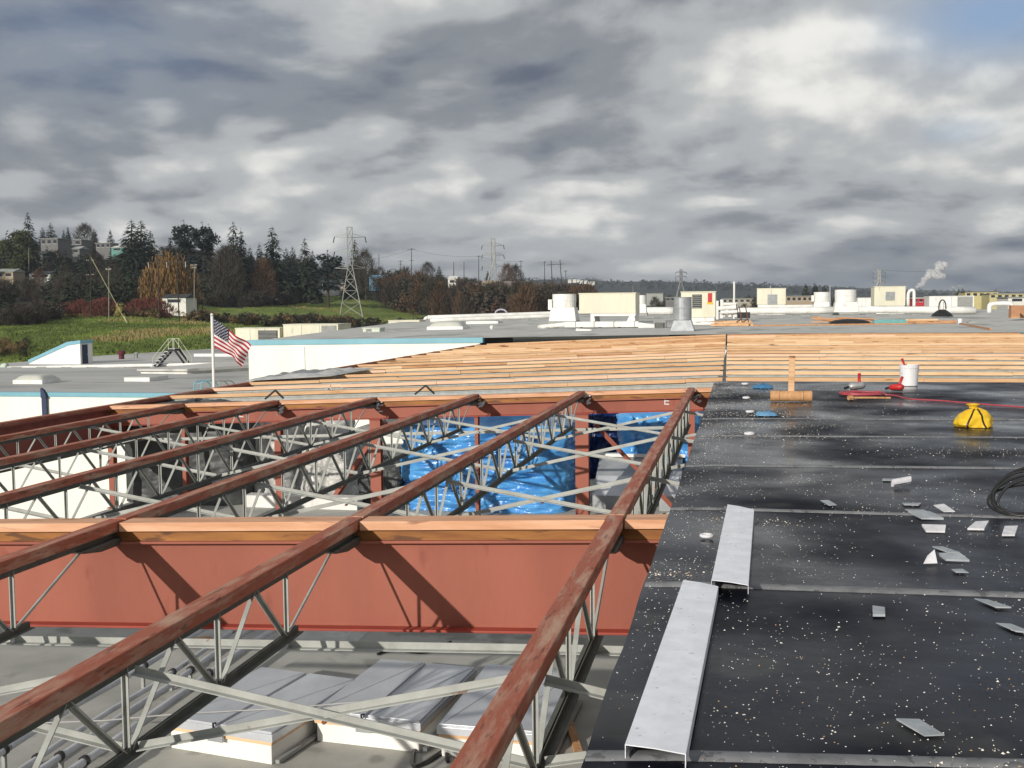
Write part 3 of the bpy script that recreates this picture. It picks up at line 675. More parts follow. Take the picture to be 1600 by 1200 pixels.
# scraps
def scrap(px_, py_, wpx, hpx, label, mm=None, lift=.0, skew=.3, thick=.003, name='insulation_scrap'):
    p = atZ(px_, py_, .01); k = p.y/F; hx = wpx*k*.40; hy = hpx*p.y/1.85*p.y/F/2
    hy = min(hy, .35); z = zr(p.x)+.011; sk = skew*hy; t = 1.0
    lo_ = [(p.x-hx+sk*-1, p.y-hy, z), (p.x+hx-sk, p.y-hy*.95, z), (p.x+hx+sk, p.y+hy, z+lift), (p.x-hx+sk*.9, p.y+hy*.93, z+lift*.8)]
    lo_ = [(x+rr(-.2, .2)*hx, y+rr(-.2, .2)*hy, q) for x, y, q in lo_]
    b = MB(); b.hexa(lo_, [(x, y, q+thick+rr(0, .006)) for x, y, q in lo_])
    tag(b.build(name, mm or m_paper, None, (p.x, p.y, z)), label, 'scrap', 'pale scraps on the black membrane')
scrap(1295, 787, 15, 6, 'small pale scrap lying alone, far left of the paired grey strips', None, .01, -.3)
scrap(1390, 750, 26, 3, 'thin grey strip behind the curled white paper', None, 0, .3)
scrap(1424, 788, 30, 3.5, 'thin grey strip beside a white chip, in front of the curled paper', None, 0, .2)
scrap(1436, 800, 32, 6, 'upper grey shingle of the overlapping pair on a seam', None, .0, -.4)
scrap(1445, 808, 38, 7, 'lower grey shingle of the overlapping pair on a seam', None, .02, -.4, .012)
scrap(1475, 797, 18, 6, 'small white chip just right of the overlapping grey shingles', m_paperw, .03, -.3)
scrap(1461, 830, 38, 4.5, 'long narrow white strip below the overlapping grey shingles', m_paperw, .03, 0, .012)
scrap(1530, 825, 27, 8, 'white scrap between the long narrow strip and the right frame edge', m_paperw, .03, .35, .01)
scrap(1579, 834, 22, 9, 'white scrap closest to the cable coil', m_paperw, .03, .25, .01)
scrap(1477, 859, 21, 8, 'grey square scrap just behind the upright white triangle', None, .0, -.5)
scrap(1490, 874, 40, 6, 'long pale strip right of the upright white triangle', None, .02, -.4, .012)
scrap(1500, 893, 24, 4, 'short thin grey strip in front of the long pale strip', None, 0, -.3)
scrap(1373, 957, 22, 13, 'pale square scrap lying alone in mid membrane below the middle seam', None, .0, .05, .012)
scrap(1551, 944, 26, 12, 'pale slanted scrap near the right edge just below the middle seam', None, .0, -.5)
scrap(1584, 982, 28, 13, 'pale slanted scrap cut close by the right edge, second below the middle seam', None, .0, -.5)
scrap(1439, 1137, 42, 23, 'largest pale scrap, slanted, nearest the camera', None, .0, -.5)
p = atZ(1456, 884, 0)
b = MB(); q = p.y/F
b.add([(p.x-12*q, p.y, .012), (p.x+9*q, p.y+.03, .012), (p.x+7*q, p.y+.10, .095), (p.x-4*q, p.y+.07, .055), (p.x-12*q, p.y+.012, .008), (p.x+9*q, p.y+.042, .008), (p.x+7*q, p.y+.112, .092), (p.x-4*q, p.y+.082, .052)],
      [(0, 1, 2, 3), (7, 6, 5, 4), (0, 4, 5, 1), (1, 5, 6, 2), (2, 6, 7, 3), (3, 7, 4, 0)])
tag(b.build('bent_scrap', m_paperw, None, (p.x, p.y, .01)), 'white triangular scrap tilted upright among the pale scraps', 'scrap')
p = atZ(1408, 762, 0); k = p.y/F
b = MB()
def cp(u, v):
    a = v*4.6-1.2; return (p.x+(u-.5)*30*k, p.y+(u-.5)*.12+.04*math.cos(a), .05+(u*.02)+.04*math.sin(a))
b.grid(cp, 6, 12); tag(b.build('curled_paper', m_paperw, None, (p.x, p.y, .01), smooth=True), 'curled white paper roll in front of a thin grey strip', 'paper')

# ------------------------------------------------------------------ below the joists in the near bay: smoke hatches and conduits
def hatch(tl, tr, br, bl, label):
    z = ZF+.37
    P = [Vector((*atZ(x, y, z)[:2], z)) for x, y in (bl, br, tr, tl)]          # near left, near right, far right, far left
    ux = (P[1]-P[0]); ux.z = 0; W_ = ux.length; rz = math.atan2(ux.y, ux.x)
    D_ = max((P[3]-P[0]).length, 1.5)
    t = thing('smoke_hatch', label, 'roof hatch', (P[0].x, P[0].y, ZF+.001), 'double-leaf smoke hatches on the old roof', rz)
    b = MB(); b.box(.04, .04, 0, W_-.04, D_-.04, .22); part('curb', b, m_white, t, local=True, bevel=.008)
    b = MB(); b.box(.02, .015, .221, W_-.02, D_-.02, .26); part('wood_strip', b, m_lum[0], t, local=True)
    for x0, x1 in ((0, W_/2-.006), (W_/2+.006, W_)):
        b = MB(); b.box(x0, 0, .262, x1, D_, .345); b.box(x0+.02, .02, .345, x1-.02, D_-.02, .372); b.bar((x0+.05, .05, .3755), (x1-.05, D_-.05, .3755), .02, .006)
        part('leaf', b, m_hatch, t, local=True, bevel=.006)
    b = MB(); b.box(W_*.42, -.035, .19, W_*.56, -.002, .30); part('latch', b, m_galv, t, local=True)
    b = MB(); b.path([(W_*.47, -.02, .30), (W_*.47, -.02, .39), (W_*.50, -.03, .40)], .012, 6); part('hook', b, m_blk, t, local=True)
    b = MB(); b.box(W_+.001, .05, .02, W_+.05, D_*.9, .06); part('side_rail', b, m_greym, t, local=True)
hatch((398, 1040), (545, 1043), (425, 1146), (258, 1120), 'left smoke hatch, grey metal leaves, between the conduits and the middle hatch')
hatch((607, 1030), (752, 1038), (657, 1128), (487, 1110), 'middle smoke hatch, grey metal leaves and white curb, below the crossing of the braces')
hatch((810, 1042), (960, 1048), (855, 1146), (682, 1132), 'right smoke hatch partly hidden behind the widest joist')
for i, (x, z, r_, nm) in enumerate([(-7.62, .30, 0.041, 'leftmost grey conduit running along the old roof'), (-7.22, .24, 0.034, 'second grey conduit from left on the old roof'),
                                (-6.95, .28, 0.038, 'third grey conduit from left on the old roof'), (-6.68, .25, 0.045, 'rightmost grey conduit, next to the left smoke hatch')]):
    t = thing('roof_conduit', nm, 'conduit', (x, 9, ZF+.003), 'grey conduits along the old roof')
    b = MB(); b.path([(x+.02*math.sin(k*1.3+i), 8+k*.9, ZF+z+.01*math.sin(k*2.1)) for k in range(14)], r_, 10); part('pipe', b, m_cond, t, smooth=True)
    for y in (10.2, 13.0, 16.2):
        b = MB(); b.path([(x+.02*math.sin((y-8)/.9*1.3+i), y-.02, ZF+z), (x+.02*math.sin((y-8)/.9*1.3+i), y+.03, ZF+z)], r_+.016, 10); part('clamp', b, m_blk, t)
        b = MB(); b.box(x-.02, y-.02, ZF+.003, x+.02, y+.02, ZF+z-r_-.004); part('post', b, m_greym, t)
b = MB(); a = atZ(55, 1130, ZF+.5); c = atZ(270, 1116, ZF+.45); d = atZ(615, 1092, ZF+.40)
b.path([a, a.lerp(c, .5)-Vector((0, 0, .02)), c, c.lerp(d, .5)-Vector((0, 0, .02)), d], .008, 6); tag(b.build('slack_cord', m_sheet, None, tuple(c)), 'thin pale cord strung across the conduits to the hatches', 'cord')
for px_, py_, s, nm in ((330, 1125, .35, 'dark leaf litter heap between the conduits and left hatch'), (440, 985, .9, 'crumpled silvery sheet under the near girder')):
    p = atZ(px_, py_, ZF)
    b = MB(); b.grid(lambda u, v: (p.x+(u-.5)*s*3, p.y+(v-.5)*s*1.6, ZF+.004+s*.22*(max(0, 1-(2*u-1)**2)*max(0, 1-(2*v-1)**2))**.5*(.6+abs(nz((u*5, v*5, s*9))))), 18, 12)
    tag(b.build('debris_heap' if s < .5 else 'plastic_sheet', m_dark if s < .5 else m_sheet, None, (p.x, p.y, ZF)), nm, 'debris' if s < .5 else 'sheet')

for x0_, y0_, x1_, y1_, wd, mm, nm, kind_ in [(200, 1010, 330, 998, .12, m_lumY, 'weathered plank end lying on the old roof under the near girder, at left', 'plank'), (590, 1022, 700, 1008, .05, m_blk, 'black cable on the old roof behind the middle smoke hatch', 'cable'),
     (905, 1180, 880, 1100, .09, m_lumY, 'dark batten lying along the old roof right of the right smoke hatch', 'batten'), (700, 1190, 640, 1182, .06, m_blk, 'black cable end on the old roof in front of the middle smoke hatch', 'cable')]:
    a = atZ(x0_, y0_, ZF+.03); c = atZ(x1_, y1_, ZF+.03); b = MB()
    if kind_ == 'cable': b.path(smoothpts([a+(c-a)*u+Vector((0, .25*math.sin(u*7), 0)) for u in (0, .25, .5, .75, 1)], 4), wd*.4, 6)
    else: b.bar(a, c, wd, .05)
    tag(b.build({'plank': 'loose_plank', 'cable': 'loose_cable', 'batten': 'loose_batten', 'strip': 'roofing_strip'}[kind_], mm, None, tuple(a)), nm, kind_)
# ------------------------------------------------------------------ wrapped equipment on the old roof under the far bay
def wrapped(name, x0, x1, Y0, Y1, z1, mm, label, amp, cat, seedz, horiz=True, taper=0.0):
    b = MB(); h = z1-ZF
    per = [(x0, Y1)] ; 
    W_, D_ = x1-x0, Y1-Y0
    cx, cy = (x0+x1)/2, (Y0+Y1)/2
    n = 132
    def rim(a):
        c, s_ = math.cos(a), math.sin(a); q = 1/max(abs(c), abs(s_)); q = min(q, 1.27)
        return c*q, s_*q
    def f(u, v):
        a = u*6.2832; ex, ey = rim(a)
        if v <= .8:
            z = v/.8; sc = 1-taper*z
            wob = nz((ex*2.2, ey*2.2, z*5+seedz))*.6+nz((ex*5+z*1.5, ey*5, z*(13 if horiz else 2)+seedz))*.5+(.30-abs(nz((ex*(4 if horiz else 13)+z*5, ey*4, z*(22 if horiz else 5)+seedz)))-.8*abs(nz((ex*9+z*14, ey*6, z*17-ex*8+seedz))))*.42
            return (cx+ex*W_/2*sc*(1+amp*wob/W_*2), cy+ey*D_/2*sc+amp*wob*(1.2 if ey < -.5 else .3), ZF+.006+z*h)
        t = (v-.8)/.2; sc = (1-taper)*(1-t)
        return (cx+ex*W_/2*sc, cy+ey*D_/2*sc, ZF+.006+h+amp*1.2*math.sin(t*1.57)*(1+nz((ex*t*4, ey*t*4, seedz))))
    b.grid(f, n, 90)
    return tag(b.build(name, mm, None, (cx, cy, ZF), smooth=True), label, cat)
def xp(p, Y): return atY(p, 700, Y).x
wrapped('blue_tarp_wrap', xp(622, 25.7), xp(882, 25.7), 25.75, 28.6, -1.05, m_tarp, 'large shiny blue tarp bundle behind the truss webs, left of the thick column', .30, 'tarp', 3)
wrapped('blue_tarp_wrap', xp(965, 28), xp(1090, 28), 28, 30.5, -1.0, m_tarp, 'blue tarp bundle right of the thick column, partly behind the widest joist', .26, 'tarp', 9, False)
wrapped('blue_tarp_wrap', xp(908, 31), xp(968, 31), 31.2, 33, -1.0, M('navy_tarp', (.008, .03, .13), (.006, .02, .08), .35, 3), 'dark navy tarp bundle just right of the thick column', .2, 'tarp', 14, False)
wrapped('dark_tarp_wrap', xp(190, 25.7), xp(372, 25.7), 25.6, 27.9, -.75, m_tarpd, 'dark charcoal tarp bundle behind the left truss webs', .12, 'tarp', 21, False)
wrapped('plastic_wrap', xp(378, 27.5), xp(470, 27.5), 26.6, 28.6, -1.1, m_sheet, 'grey plastic-wrapped bundle right of the dark tarp', .2, 'plastic wrap', 31, False, .25)
wrapped('plastic_wrap', xp(468, 28), xp(560, 28), 27.2, 29.2, -.8, m_sheet, 'tall grey plastic bundle left of the blue tarp, tapering upward', .25, 'plastic wrap', 37, False, .5)
wrapped('plastic_wrap', xp(560, 26.4), xp(628, 26.4), 26.2, 27.2, -2.1, m_tarpd, 'low dark bundle squeezed beside the large blue tarp', .1, 'tarp', 43, False)
wrapped('white_crate', xp(585, 34), xp(640, 34), 34, 35.5, -.7, m_white, 'white crate glimpsed behind the thick column left of the blue tarp', .03, 'crate', 47, False)
wrapped('white_crate', xp(560, 34), xp(1060, 34), 36, 37.5, -1.0, m_greym, 'long grey cabinet behind the tarp bundles under the lumber', .02, 'cabinet', 49, False)
def sloped_skylight(pa, pb, Y, label):
    xa, xb = xp(pa, Y), xp(pb, Y)
    t = thing('sloped_skylight', label, 'skylight', ((xa+xb)/2, Y, ZF+.003))
    b = MB(); b.prism([(Y, ZF+.003), (Y+1.8, ZF+.003), (Y+1.8, ZF+1.05), (Y+1.5, ZF+1.08), (Y, ZF+.35)], 0, xa, xb); part('housing', b, m_galv, t)
    b = MB(); b.prism([(Y+1.45, ZF+1.09), (Y+1.9, ZF+1.06), (Y+1.9, ZF+1.14), (Y+1.45, ZF+1.17)], 0, xa-.06, xb+.06); part('ridge_cap', b, m_whitem, t)
    b = MB(); b.prism([(Y-.02, ZF+.36), (Y+.02, ZF+.34), (Y+.7, ZF+.69), (Y+.68, ZF+.73)], 0, xa+.05, xb-.05); part('panel', b, m_hatch, t)
sloped_skylight(925, 1008, 26.4, 'sloped metal skylight between the thick column and the widest joist')
sloped_skylight(1030, 1062, 26.5, 'sloped white skylight beside the membrane edge under the far bay')
b = MB(); Y = 25.5
b.box(xp(380, Y), Y, ZF+.003, xp(556, Y), Y+.4, ZF+.30); tag(b.build('grey_curb', m_whitem, None, (xp(400, Y), Y, ZF)), 'long low white curb in front of the grey plastic bundles', 'curb')
p = Vector((xp(492, 26), 25.9, ZF)); b = MB(); b.path([p+Vector((0, 0, .003)), p+Vector((0, 0, .62)), p+Vector((-.04, 0, .72)), p+Vector((-.14, 0, .74))], .05, 8)
tag(b.build('vent_pipe', m_whitem, None, tuple(p), smooth=True), 'small bent white vent pipe behind the near girder', 'pipe')
# grey sheeting heaped over the left ends of the lumber rows
P0 = atY(395, 592, 36.5)
b = MB()
def hp(u, v):
    x = EDGE-.2+u*2.5; y = 33+v*4.5+u*1.2
    q = max(0, 1-(2*u-1)**2)*max(0, 1-(2*v-1)**2)
    return (x, y, zr(x)+.03+.17*q**.5*(.4+1.1*abs(nz((u*4, v*4, 2)))+.55*nz((u*10, v*10, 5))))
b.grid(hp, 48, 40); tag(b.build('grey_sheeting', m_sheet, None, (EDGE+1, 35, zr(EDGE)), smooth=True), 'crumpled grey sheeting heaped over the left ends of the lumber rows', 'sheeting')
for px_, py_, Y, nm in ((430, 612, 26.6, 'dark bent bracket on the first lumber row, at far left'), (665, 602, 26.6, 'dark bent bracket on the first lumber row, behind the second joist'), (528, 590, 33, 'rusty brown block on a lumber row near the grey sheeting')):
    p = atY(px_, py_, Y); z = zr(p.x)-.1
    b = MB(); b.bar((p.x-.28, Y, z), (p.x, Y, z+.22), .05, .04); b.bar((p.x, Y+.005, z+.22), (p.x+.22, Y, z+.02), .05, .04)
    tag(b.build('steel_bracket', m_dark, None, (p.x, Y, z)), nm, 'bracket')
for i, x in enumerate(JX[:5]):
    b = MB()
    for k in range(9):
        q = Vector((x+.10+rr(-.03, .10), GY2-.03+rr(-.02, .02), zr(x)-.06-rr(0, .26))); s_ = rr(.02, .04)
        b.bar(q-Vector((s_, 0, s_)), q+Vector((s_, rr(-.02, .02), rr(-.5, 1)*s_)), s_, s_*.8)
    tag(b.build('torn_caulk', m_paperw, None, (x, GY2, zr(x))), 'white torn caulk at the far end of the %s joist from the black membrane' % ORD[i], 'caulk')

# ------------------------------------------------------------------ flagpole and flag
p = atY(334.5, 611, 32.3); zt_ = atY(333.5, 494, 32.3).z
fp = thing('flagpole', 'white flagpole at the left end of the lumber rows', 'flagpole', (p.x, p.y, ZF))
b = MB(); b.tube((p.x, p.y, ZF+.003), (p.x, p.y, zt_), .052, 12, .044); part('pole', b, m_whitem, fp, smooth=True)
b = MB(); b.lathe((p.x, p.y, zt_), [(.03, 0), (.05, .03), (.05, .06), (.02, .09), (.002, .10)], 12); part('cap', b, m_whitem, fp, smooth=True)
b = MB()
stripe = [M('flag_red', (.34, .012, .03), None, .7), M('flag_white', (.66, .64, .62), None, .7), M('flag_blue', (.016, .022, .06), None, .7)]
FL, FH = 1.62, .90                                       # drooping in a light wind
top = Vector((p.x+.055, p.y, zt_-.07))
sc = 32.3/F
def fpt(u, v, off=0):                                    # u along the fly, v down the hoist
    x = (64-18*u*v)*u*sc*(.97+.03*math.cos(v*6)); 
    drop = (47*u**1.05)*sc+v*FH*(1-.30*u)
    ripple = .075*math.sin(u*9-v*3.2)*u**.6+.05*math.sin(u*17+v*5)*u
    return top+Vector((x, ripple+.12*u+off, -drop+.03*math.sin(u*8+v*4)*u))
nu_, nv_ = 46, 26
b.grid(lambda u, v: fpt(u, v), nu_, nv_)
b.mi = [2 if ((k % nu_) < 19 and (k//nu_) < 14) else (0 if (k//nu_)//2 % 2 == 0 else 1) for k in range(nu_*nv_)]
for r_ in range(9):
    for c_ in range(6 if r_ % 2 == 0 else 5):
        uu = (.035+.066*c_+(.033 if r_ % 2 else 0)); vv = .045+.055*r_
        pts = []
        for sgn in (-.006, .006):
            c0 = fpt(uu, vv, sgn)
            du = (fpt(uu+.01, vv)-fpt(uu, vv)).normalized(); dv = (fpt(uu, vv+.01)-fpt(uu, vv)).normalized()
            ring_ = [c0+(du*math.sin(i*.6283)+dv*-math.cos(i*.6283))*(.024 if i % 2 == 0 else .010) for i in range(10)]
            b.add(ring_, [tuple(range(10))], 1)
fl = b.build('flag', stripe, None, tuple(top), smooth=False, fixn=False)
tag(fl, 'drooping flag with red and white stripes and white stars on a dark blue canton', 'flag', 'flag')
del fl['group']
b = MB()
for v in (.06, .5, .95):
    q = fpt(0, v); b.path([q+Vector((-.05, 0, 0)), q+Vector((.012, 0, 0))], .012, 6)
fh = b.build('flag_ring', m_silv, fl, tuple(top))

# ------------------------------------------------------------------ things on the lower roof at left
def low(x, y): return atZ(x, y, ZL)
q0, q1 = low(46, 569), low(148, 567)
W_ = q1.x-q0.x; Y0 = q0.y; DP = 2.3; k = Y0/F; HP = 41.5*k
ph = thing('stair_penthouse', 'wedge-shaped white stair penthouse with blue coping on the low roof', 'penthouse', (q0.x, Y0, ZL))
x0, x1 = q0.x, q1.x; xm = x0+W_*.77
b = MB(); b.prism([(x0, ZL+.002), (x1, ZL+.002), (x1, ZL+HP-.35), (xm, ZL+HP-.55), (x0, ZL+.12)], 1, Y0, Y0+DP); part('wall', b, m_white, ph)
b = MB(); b.prism([(x0-.1, ZL+.121), (xm, ZL+HP-.549), (x1+.08, ZL+HP-.349), (x1+.08, ZL+HP), (xm-.05, ZL+HP-.16), (x0-.1, ZL+.45)], 1, Y0-.06, Y0+DP+.06); part('coping', b, m_coping, ph)
b = MB(); b.box(x1+.001, Y0+.35, ZL+.02, x1+.05, Y0+1.35, ZL+2.05); d_ = part('door', b, M('dark_blue_door', (.03, .045, .09)), ph)
b = MB(); b.box(x1+.051, Y0+1.2, ZL+.95, x1+.11, Y0+1.26, ZL+1.1); sub('handle', b, m_silv, d_, ph)
def pipe_run(name, pts, r, label, cat, sup, mm=m_whitem, gnd=None, group=None):
    t = thing(name, label, cat, tuple(pts[0]), group)
    b = MB(); b.path(pts, r, 12); part('pipe', b, mm, t, smooth=True)
    for q in sup:
        q = Vector(q); z0 = gnd(q) if gnd else ZL
        b = MB(); h = q.z-r-z0; wd = .55
        b.box(q.x-wd, q.y-.2, z0+.002, q.x+wd, q.y+.2, z0+.07); b.box(q.x-wd*.8, q.y-.04, z0+.07, q.x-wd*.8+.06, q.y+.04, z0+h); b.box(q.x+wd*.8-.06, q.y-.04, z0+.07, q.x+wd*.8, q.y+.04, z0+h); b.box(q.x-wd, q.y-.05, z0+h, q.x+wd, q.y+.05, z0+h+.07)
        part('pipe_stand', b, m_greym, t)
    return t
Yp = 101.0
zpipe = lambda x: atY(x, 574.6-x*.0185, Yp).z
pts = [atY(4, 584, Yp), atY(4, 577, Yp), atY(6, 573.5, Yp)+Vector((0, 0, .1)), atY(11, 573.5, Yp)+Vector((0, 0, .1))]
b = MB(); b.path(smoothpts(pts, 3), .30, 12); tag(b.build('pipe_elbow', M('pale_green_metal', (.50, .58, .50), (.42, .5, .42)), None, (pts[0].x, Yp, ZL), smooth=True), 'pale green pipe elbow rising from the low roof at the left frame edge', 'pipe')
P_ = [atY(x, 575.2-x*.019, Yp) for x in (10, 60, 120, 200, 300, 380)]
pipe_run('roof_pipe', P_, .17, 'long white pipe on low stands across the left roof', 'pipe', [atY(x, 575.2-x*.019, Yp) for x in (27, 66, 105, 144, 188, 310, 345)], gnd=lambda q: ZL)
def skylight(x0, x1, y, deep, rise, label, mdome, name='roof_skylight'):
    a = low(x0, y); c = low(x1, y); W_ = c.x-a.x
    t = thing(name, label, 'skylight', (a.x, a.y, ZL))
    b = MB(); b.box(a.x, a.y, ZL+.002, c.x, a.y+deep, ZL+.32); part('curb', b, m_whitem, t)
    b = MB(); b.grid(lambda u, v: (a.x+W_*(.03+.94*u), a.y+deep*(.03+.94*v), ZL+.321+rise*(max(0, 1-(2*u-1)**4)*max(0, 1-(2*v-1)**4))**.6), 14, 14); part('dome', b, mdome, t, smooth=True)
m_dome = M('dome_plastic', (.55, .56, .50), (.48, .49, .44), .35, 1)
skylight(20, 68, 600, 2.4, .40, 'domed white skylight on the low roof nearest the left frame edge', m_dome)
skylight(194, 235, 596, 3.0, .06, 'flat white-rimmed hatch on the low roof left of the flagpole', m_dome, 'roof_hatch')
a = low(214, 584); c = low(284, 586)
t = thing('low_platform', 'long low flat grey platform on the roof between the steps and the flagpole', 'platform', (a.x, a.y, ZL))
b = MB(); b.hexa([(a.x, a.y, ZL+.25), (c.x, a.y-.5, ZL+.25), (c.x+6.5, a.y+9, ZL+.3), (a.x+4, a.y+8, ZL+.3)], [(a.x, a.y, ZL+.42), (c.x, a.y-.5, ZL+.45), (c.x+6.5, a.y+9, ZL+.62), (a.x+4, a.y+8, ZL+.6)]); part('top', b, m_uproof, t)
b = MB(); b.hexa([(a.x+.2, a.y+.3, ZL+.002), (c.x-.2, a.y-.2, ZL+.002), (c.x+6.1, a.y+8.6, ZL+.002), (a.x+4.2, a.y+7.6, ZL+.002)], [(a.x+.2, a.y+.3, ZL+.249), (c.x-.2, a.y-.2, ZL+.249), (c.x+6.1, a.y+8.6, ZL+.249), (a.x+4.2, a.y+7.6, ZL+.249)]); part('curb', b, m_whitem, t)
# crossover steps
q = low(238, 578); k = q.y/F; x0 = q.x; Y = Yp
t = thing('crossover_steps', 'steel crossover steps with handrails straddling the long white pipe', 'steps', (x0, Y, ZL))
HS = 1.75; 
for yy in (-.45, .45):
    b = MB(); b.bar((x0-1.35, Y+yy-.9, ZL+.05), (x0-.1, Y+yy, ZL+HS), .06, .2); b.bar((x0+1.55, Y+yy+.5, ZL+.05), (x0+.55, Y+yy, ZL+HS), .06, .2); b.bar((x0-.1, Y+yy, ZL+HS), (x0+.55, Y+yy, ZL+HS), .06, .2)
    part('stringer', b, m_dark, t)
    b = MB(); ps = [(x0-1.4, Y+yy-.9, ZL+.1), (x0-1.3, Y+yy-.9, ZL+1.0), (x0-.1, Y+yy, ZL+HS+1.1), (x0+.55, Y+yy, ZL+HS+1.1), (x0+1.6, Y+yy+.5, ZL+1.0), (x0+1.6, Y+yy+.5, ZL+.1)]
    b.path(ps, .035, 6); b.tube((x0-.1, Y+yy, ZL+HS), (x0-.1, Y+yy, ZL+HS+1.1), .035, 6); b.tube((x0+.5, Y+yy, ZL+HS), (x0+.5, Y+yy, ZL+HS+1.1), .035, 6); part('handrail', b, M('pale_rail', (.5, .52, .4)), t)
for i in range(6):
    f = i/6; b = MB(); b.box(x0-1.4+1.3*f-.16, Y-.9+.9*f-.5, ZL+.1+HS*f, x0-1.4+1.3*f+.26, Y-.9+.9*f+.5, ZL+.1+HS*f+.09); part('tread', b, m_galv, t)
b = MB(); b.box(x0-.14, Y-.5, ZL+HS+.1, x0+.6, Y+.5, ZL+HS+.15); part('landing', b, m_galv, t)
# ladder with hooped rails
q = atY(308, 606, 66.3)
t = thing('roof_ladder', 'pale blue roof ladder with hooped dark rails beside the flagpole', 'ladder', (q.x, YW-.6, ZL))
for dx in (-.25, .25, 1.0, 1.5):
    b = MB(); b.path(smoothpts([(q.x+dx, YW-.6, ZL-.6), (q.x+dx, YW-.6, ZL+.9), (q.x+dx+.2, YW-.4, ZL+1.15), (q.x+dx+.55, YW+.1, ZL+1.1), (q.x+dx+.7, YW+.6, ZL+.5)], 4), .045, 7)
    part('rail', b, m_coping if dx < .5 else m_greym, t)
for k in range(6):
    b = MB(); b.tube((q.x-.25, YW-.6, ZL-.5+.3*k), (q.x+.25, YW-.6, ZL-.5+.3*k), .025, 6); part('rung', b, m_coping, t)
for x0, x1, y, nm in ((303, 372, 557, 'long white-curbed skylight on the low roof behind the flagpole'),):
    skylight(x0, x1, y, 3, .05, nm, m_dome, 'roof_skylight')
b = MB(); q = low(190, 561); b.lathe(tuple(q), [(.3, .002), (.3, .5), (.45, .55), (.45, .9), (.05, 1.0)], 12); tag(b.build('turbine_vent', M('maroon_vent', (.10, .015, .03)), None, tuple(q)), 'small maroon roof vent on the low roof near the penthouse door', 'vent')
b = MB(); q = low(213, 560); b.lathe(tuple(q), [(.2, .002), (.2, .5), (.35, .55), (.05, .75)], 12); tag(b.build('roof_vent', m_greym, None, tuple(q)), 'small grey roof vent on the low roof left of the steps', 'vent')

# ------------------------------------------------------------------ units on the upper roof
def upz(x, Y): return zu(x, Y)
def setup(pxl, pxr, ytop, ybot, Y):
    a = atY(pxl, ybot, Y); c = atY(pxr, ytop, Y); return a.x, c.x, a.z, c.z
def rooftop_unit(pxl, pxr, ytop, ybot, Y, dep, label, mm=m_cream, legs=0, louvre=None, seams=2, hood=False, below=0.0, name='rooftop_unit'):
    x0, x1, z0, z1 = setup(pxl, pxr, ytop, ybot, Y); zg = min(z0, upz((x0+x1)/2, Y) if not below else below)
    t = thing(name, label, 'rooftop unit', ((x0+x1)/2, Y, zg)); zc0 = z0+(z1-z0)*legs
    b = MB(); b.box(x0, Y, zc0, x1, Y+dep, z1-.08); part('cabinet', b, mm, t, bevel=.02)
    b = MB(); b.box(x0-.05, Y-.05, z1-.079, x1+.05, Y+dep+.05, z1); part('lid', b, mm, t)
    if legs:
        for xx in (x0+(x1-x0)*.2, x1-.45):
            b = MB(); b.prism([(xx-.5 if xx > x0+2 else xx, zg-.02), (xx+.45, zg-.02), (xx+.3, zc0-.002), (xx, zc0-.002)], 1, Y+.1, Y+dep-.1); part('support_leg', b, m_whitem, t)
        b = MB(); b.box(x0+(x1-x0)*.2, Y+.08, zc0-.25, x1-.02, Y+dep-.08, zc0-.003); part('frame_rail', b, m_whitem, t)
    else:
        b = MB(); b.box(x0+.1, Y+.1, zg-.05, x1-.1, Y+dep-.1, zc0-.001); part('curb', b, m_whitem, t)
    for i in range(1, seams+1):
        xx = x0+(x1-x0)*i/(seams+1); b = MB(); b.box(xx-.02, Y-.015, zc0+.05, xx+.02, Y-.001, z1-.12); part('panel_seam', b, m_greym, t)
    if louvre:
        u0, u1, v0, v1, ml = louvre; b = MB(); n = 7
        xa, xb = x0+(x1-x0)*u0, x0+(x1-x0)*u1; za, zb = zc0+(z1-zc0)*v0, zc0+(z1-zc0)*v1
        b.box(xa, Y-.06, za, xb, Y-.002, zb); lv = part('louvre', b, ml, t)
        for i in range(n):
            z = za+(zb-za)*(i+.3)/n; b = MB(); b.bar((xa+.06, Y-.08, z), (xb-.06, Y-.08, z), .08, (zb-za)/n*.35); sub('slat', b, m_greym, lv, t)
    if hood:
        b = MB(); b.prism([(Y-.002, zc0+.3), (Y-.002, zc0+(z1-zc0)*.75), (Y-.6, zc0+.5)], 0, x0+(x1-x0)*.1, x0+(x1-x0)*.45); part('hood', b, m_greym, t)
    return t
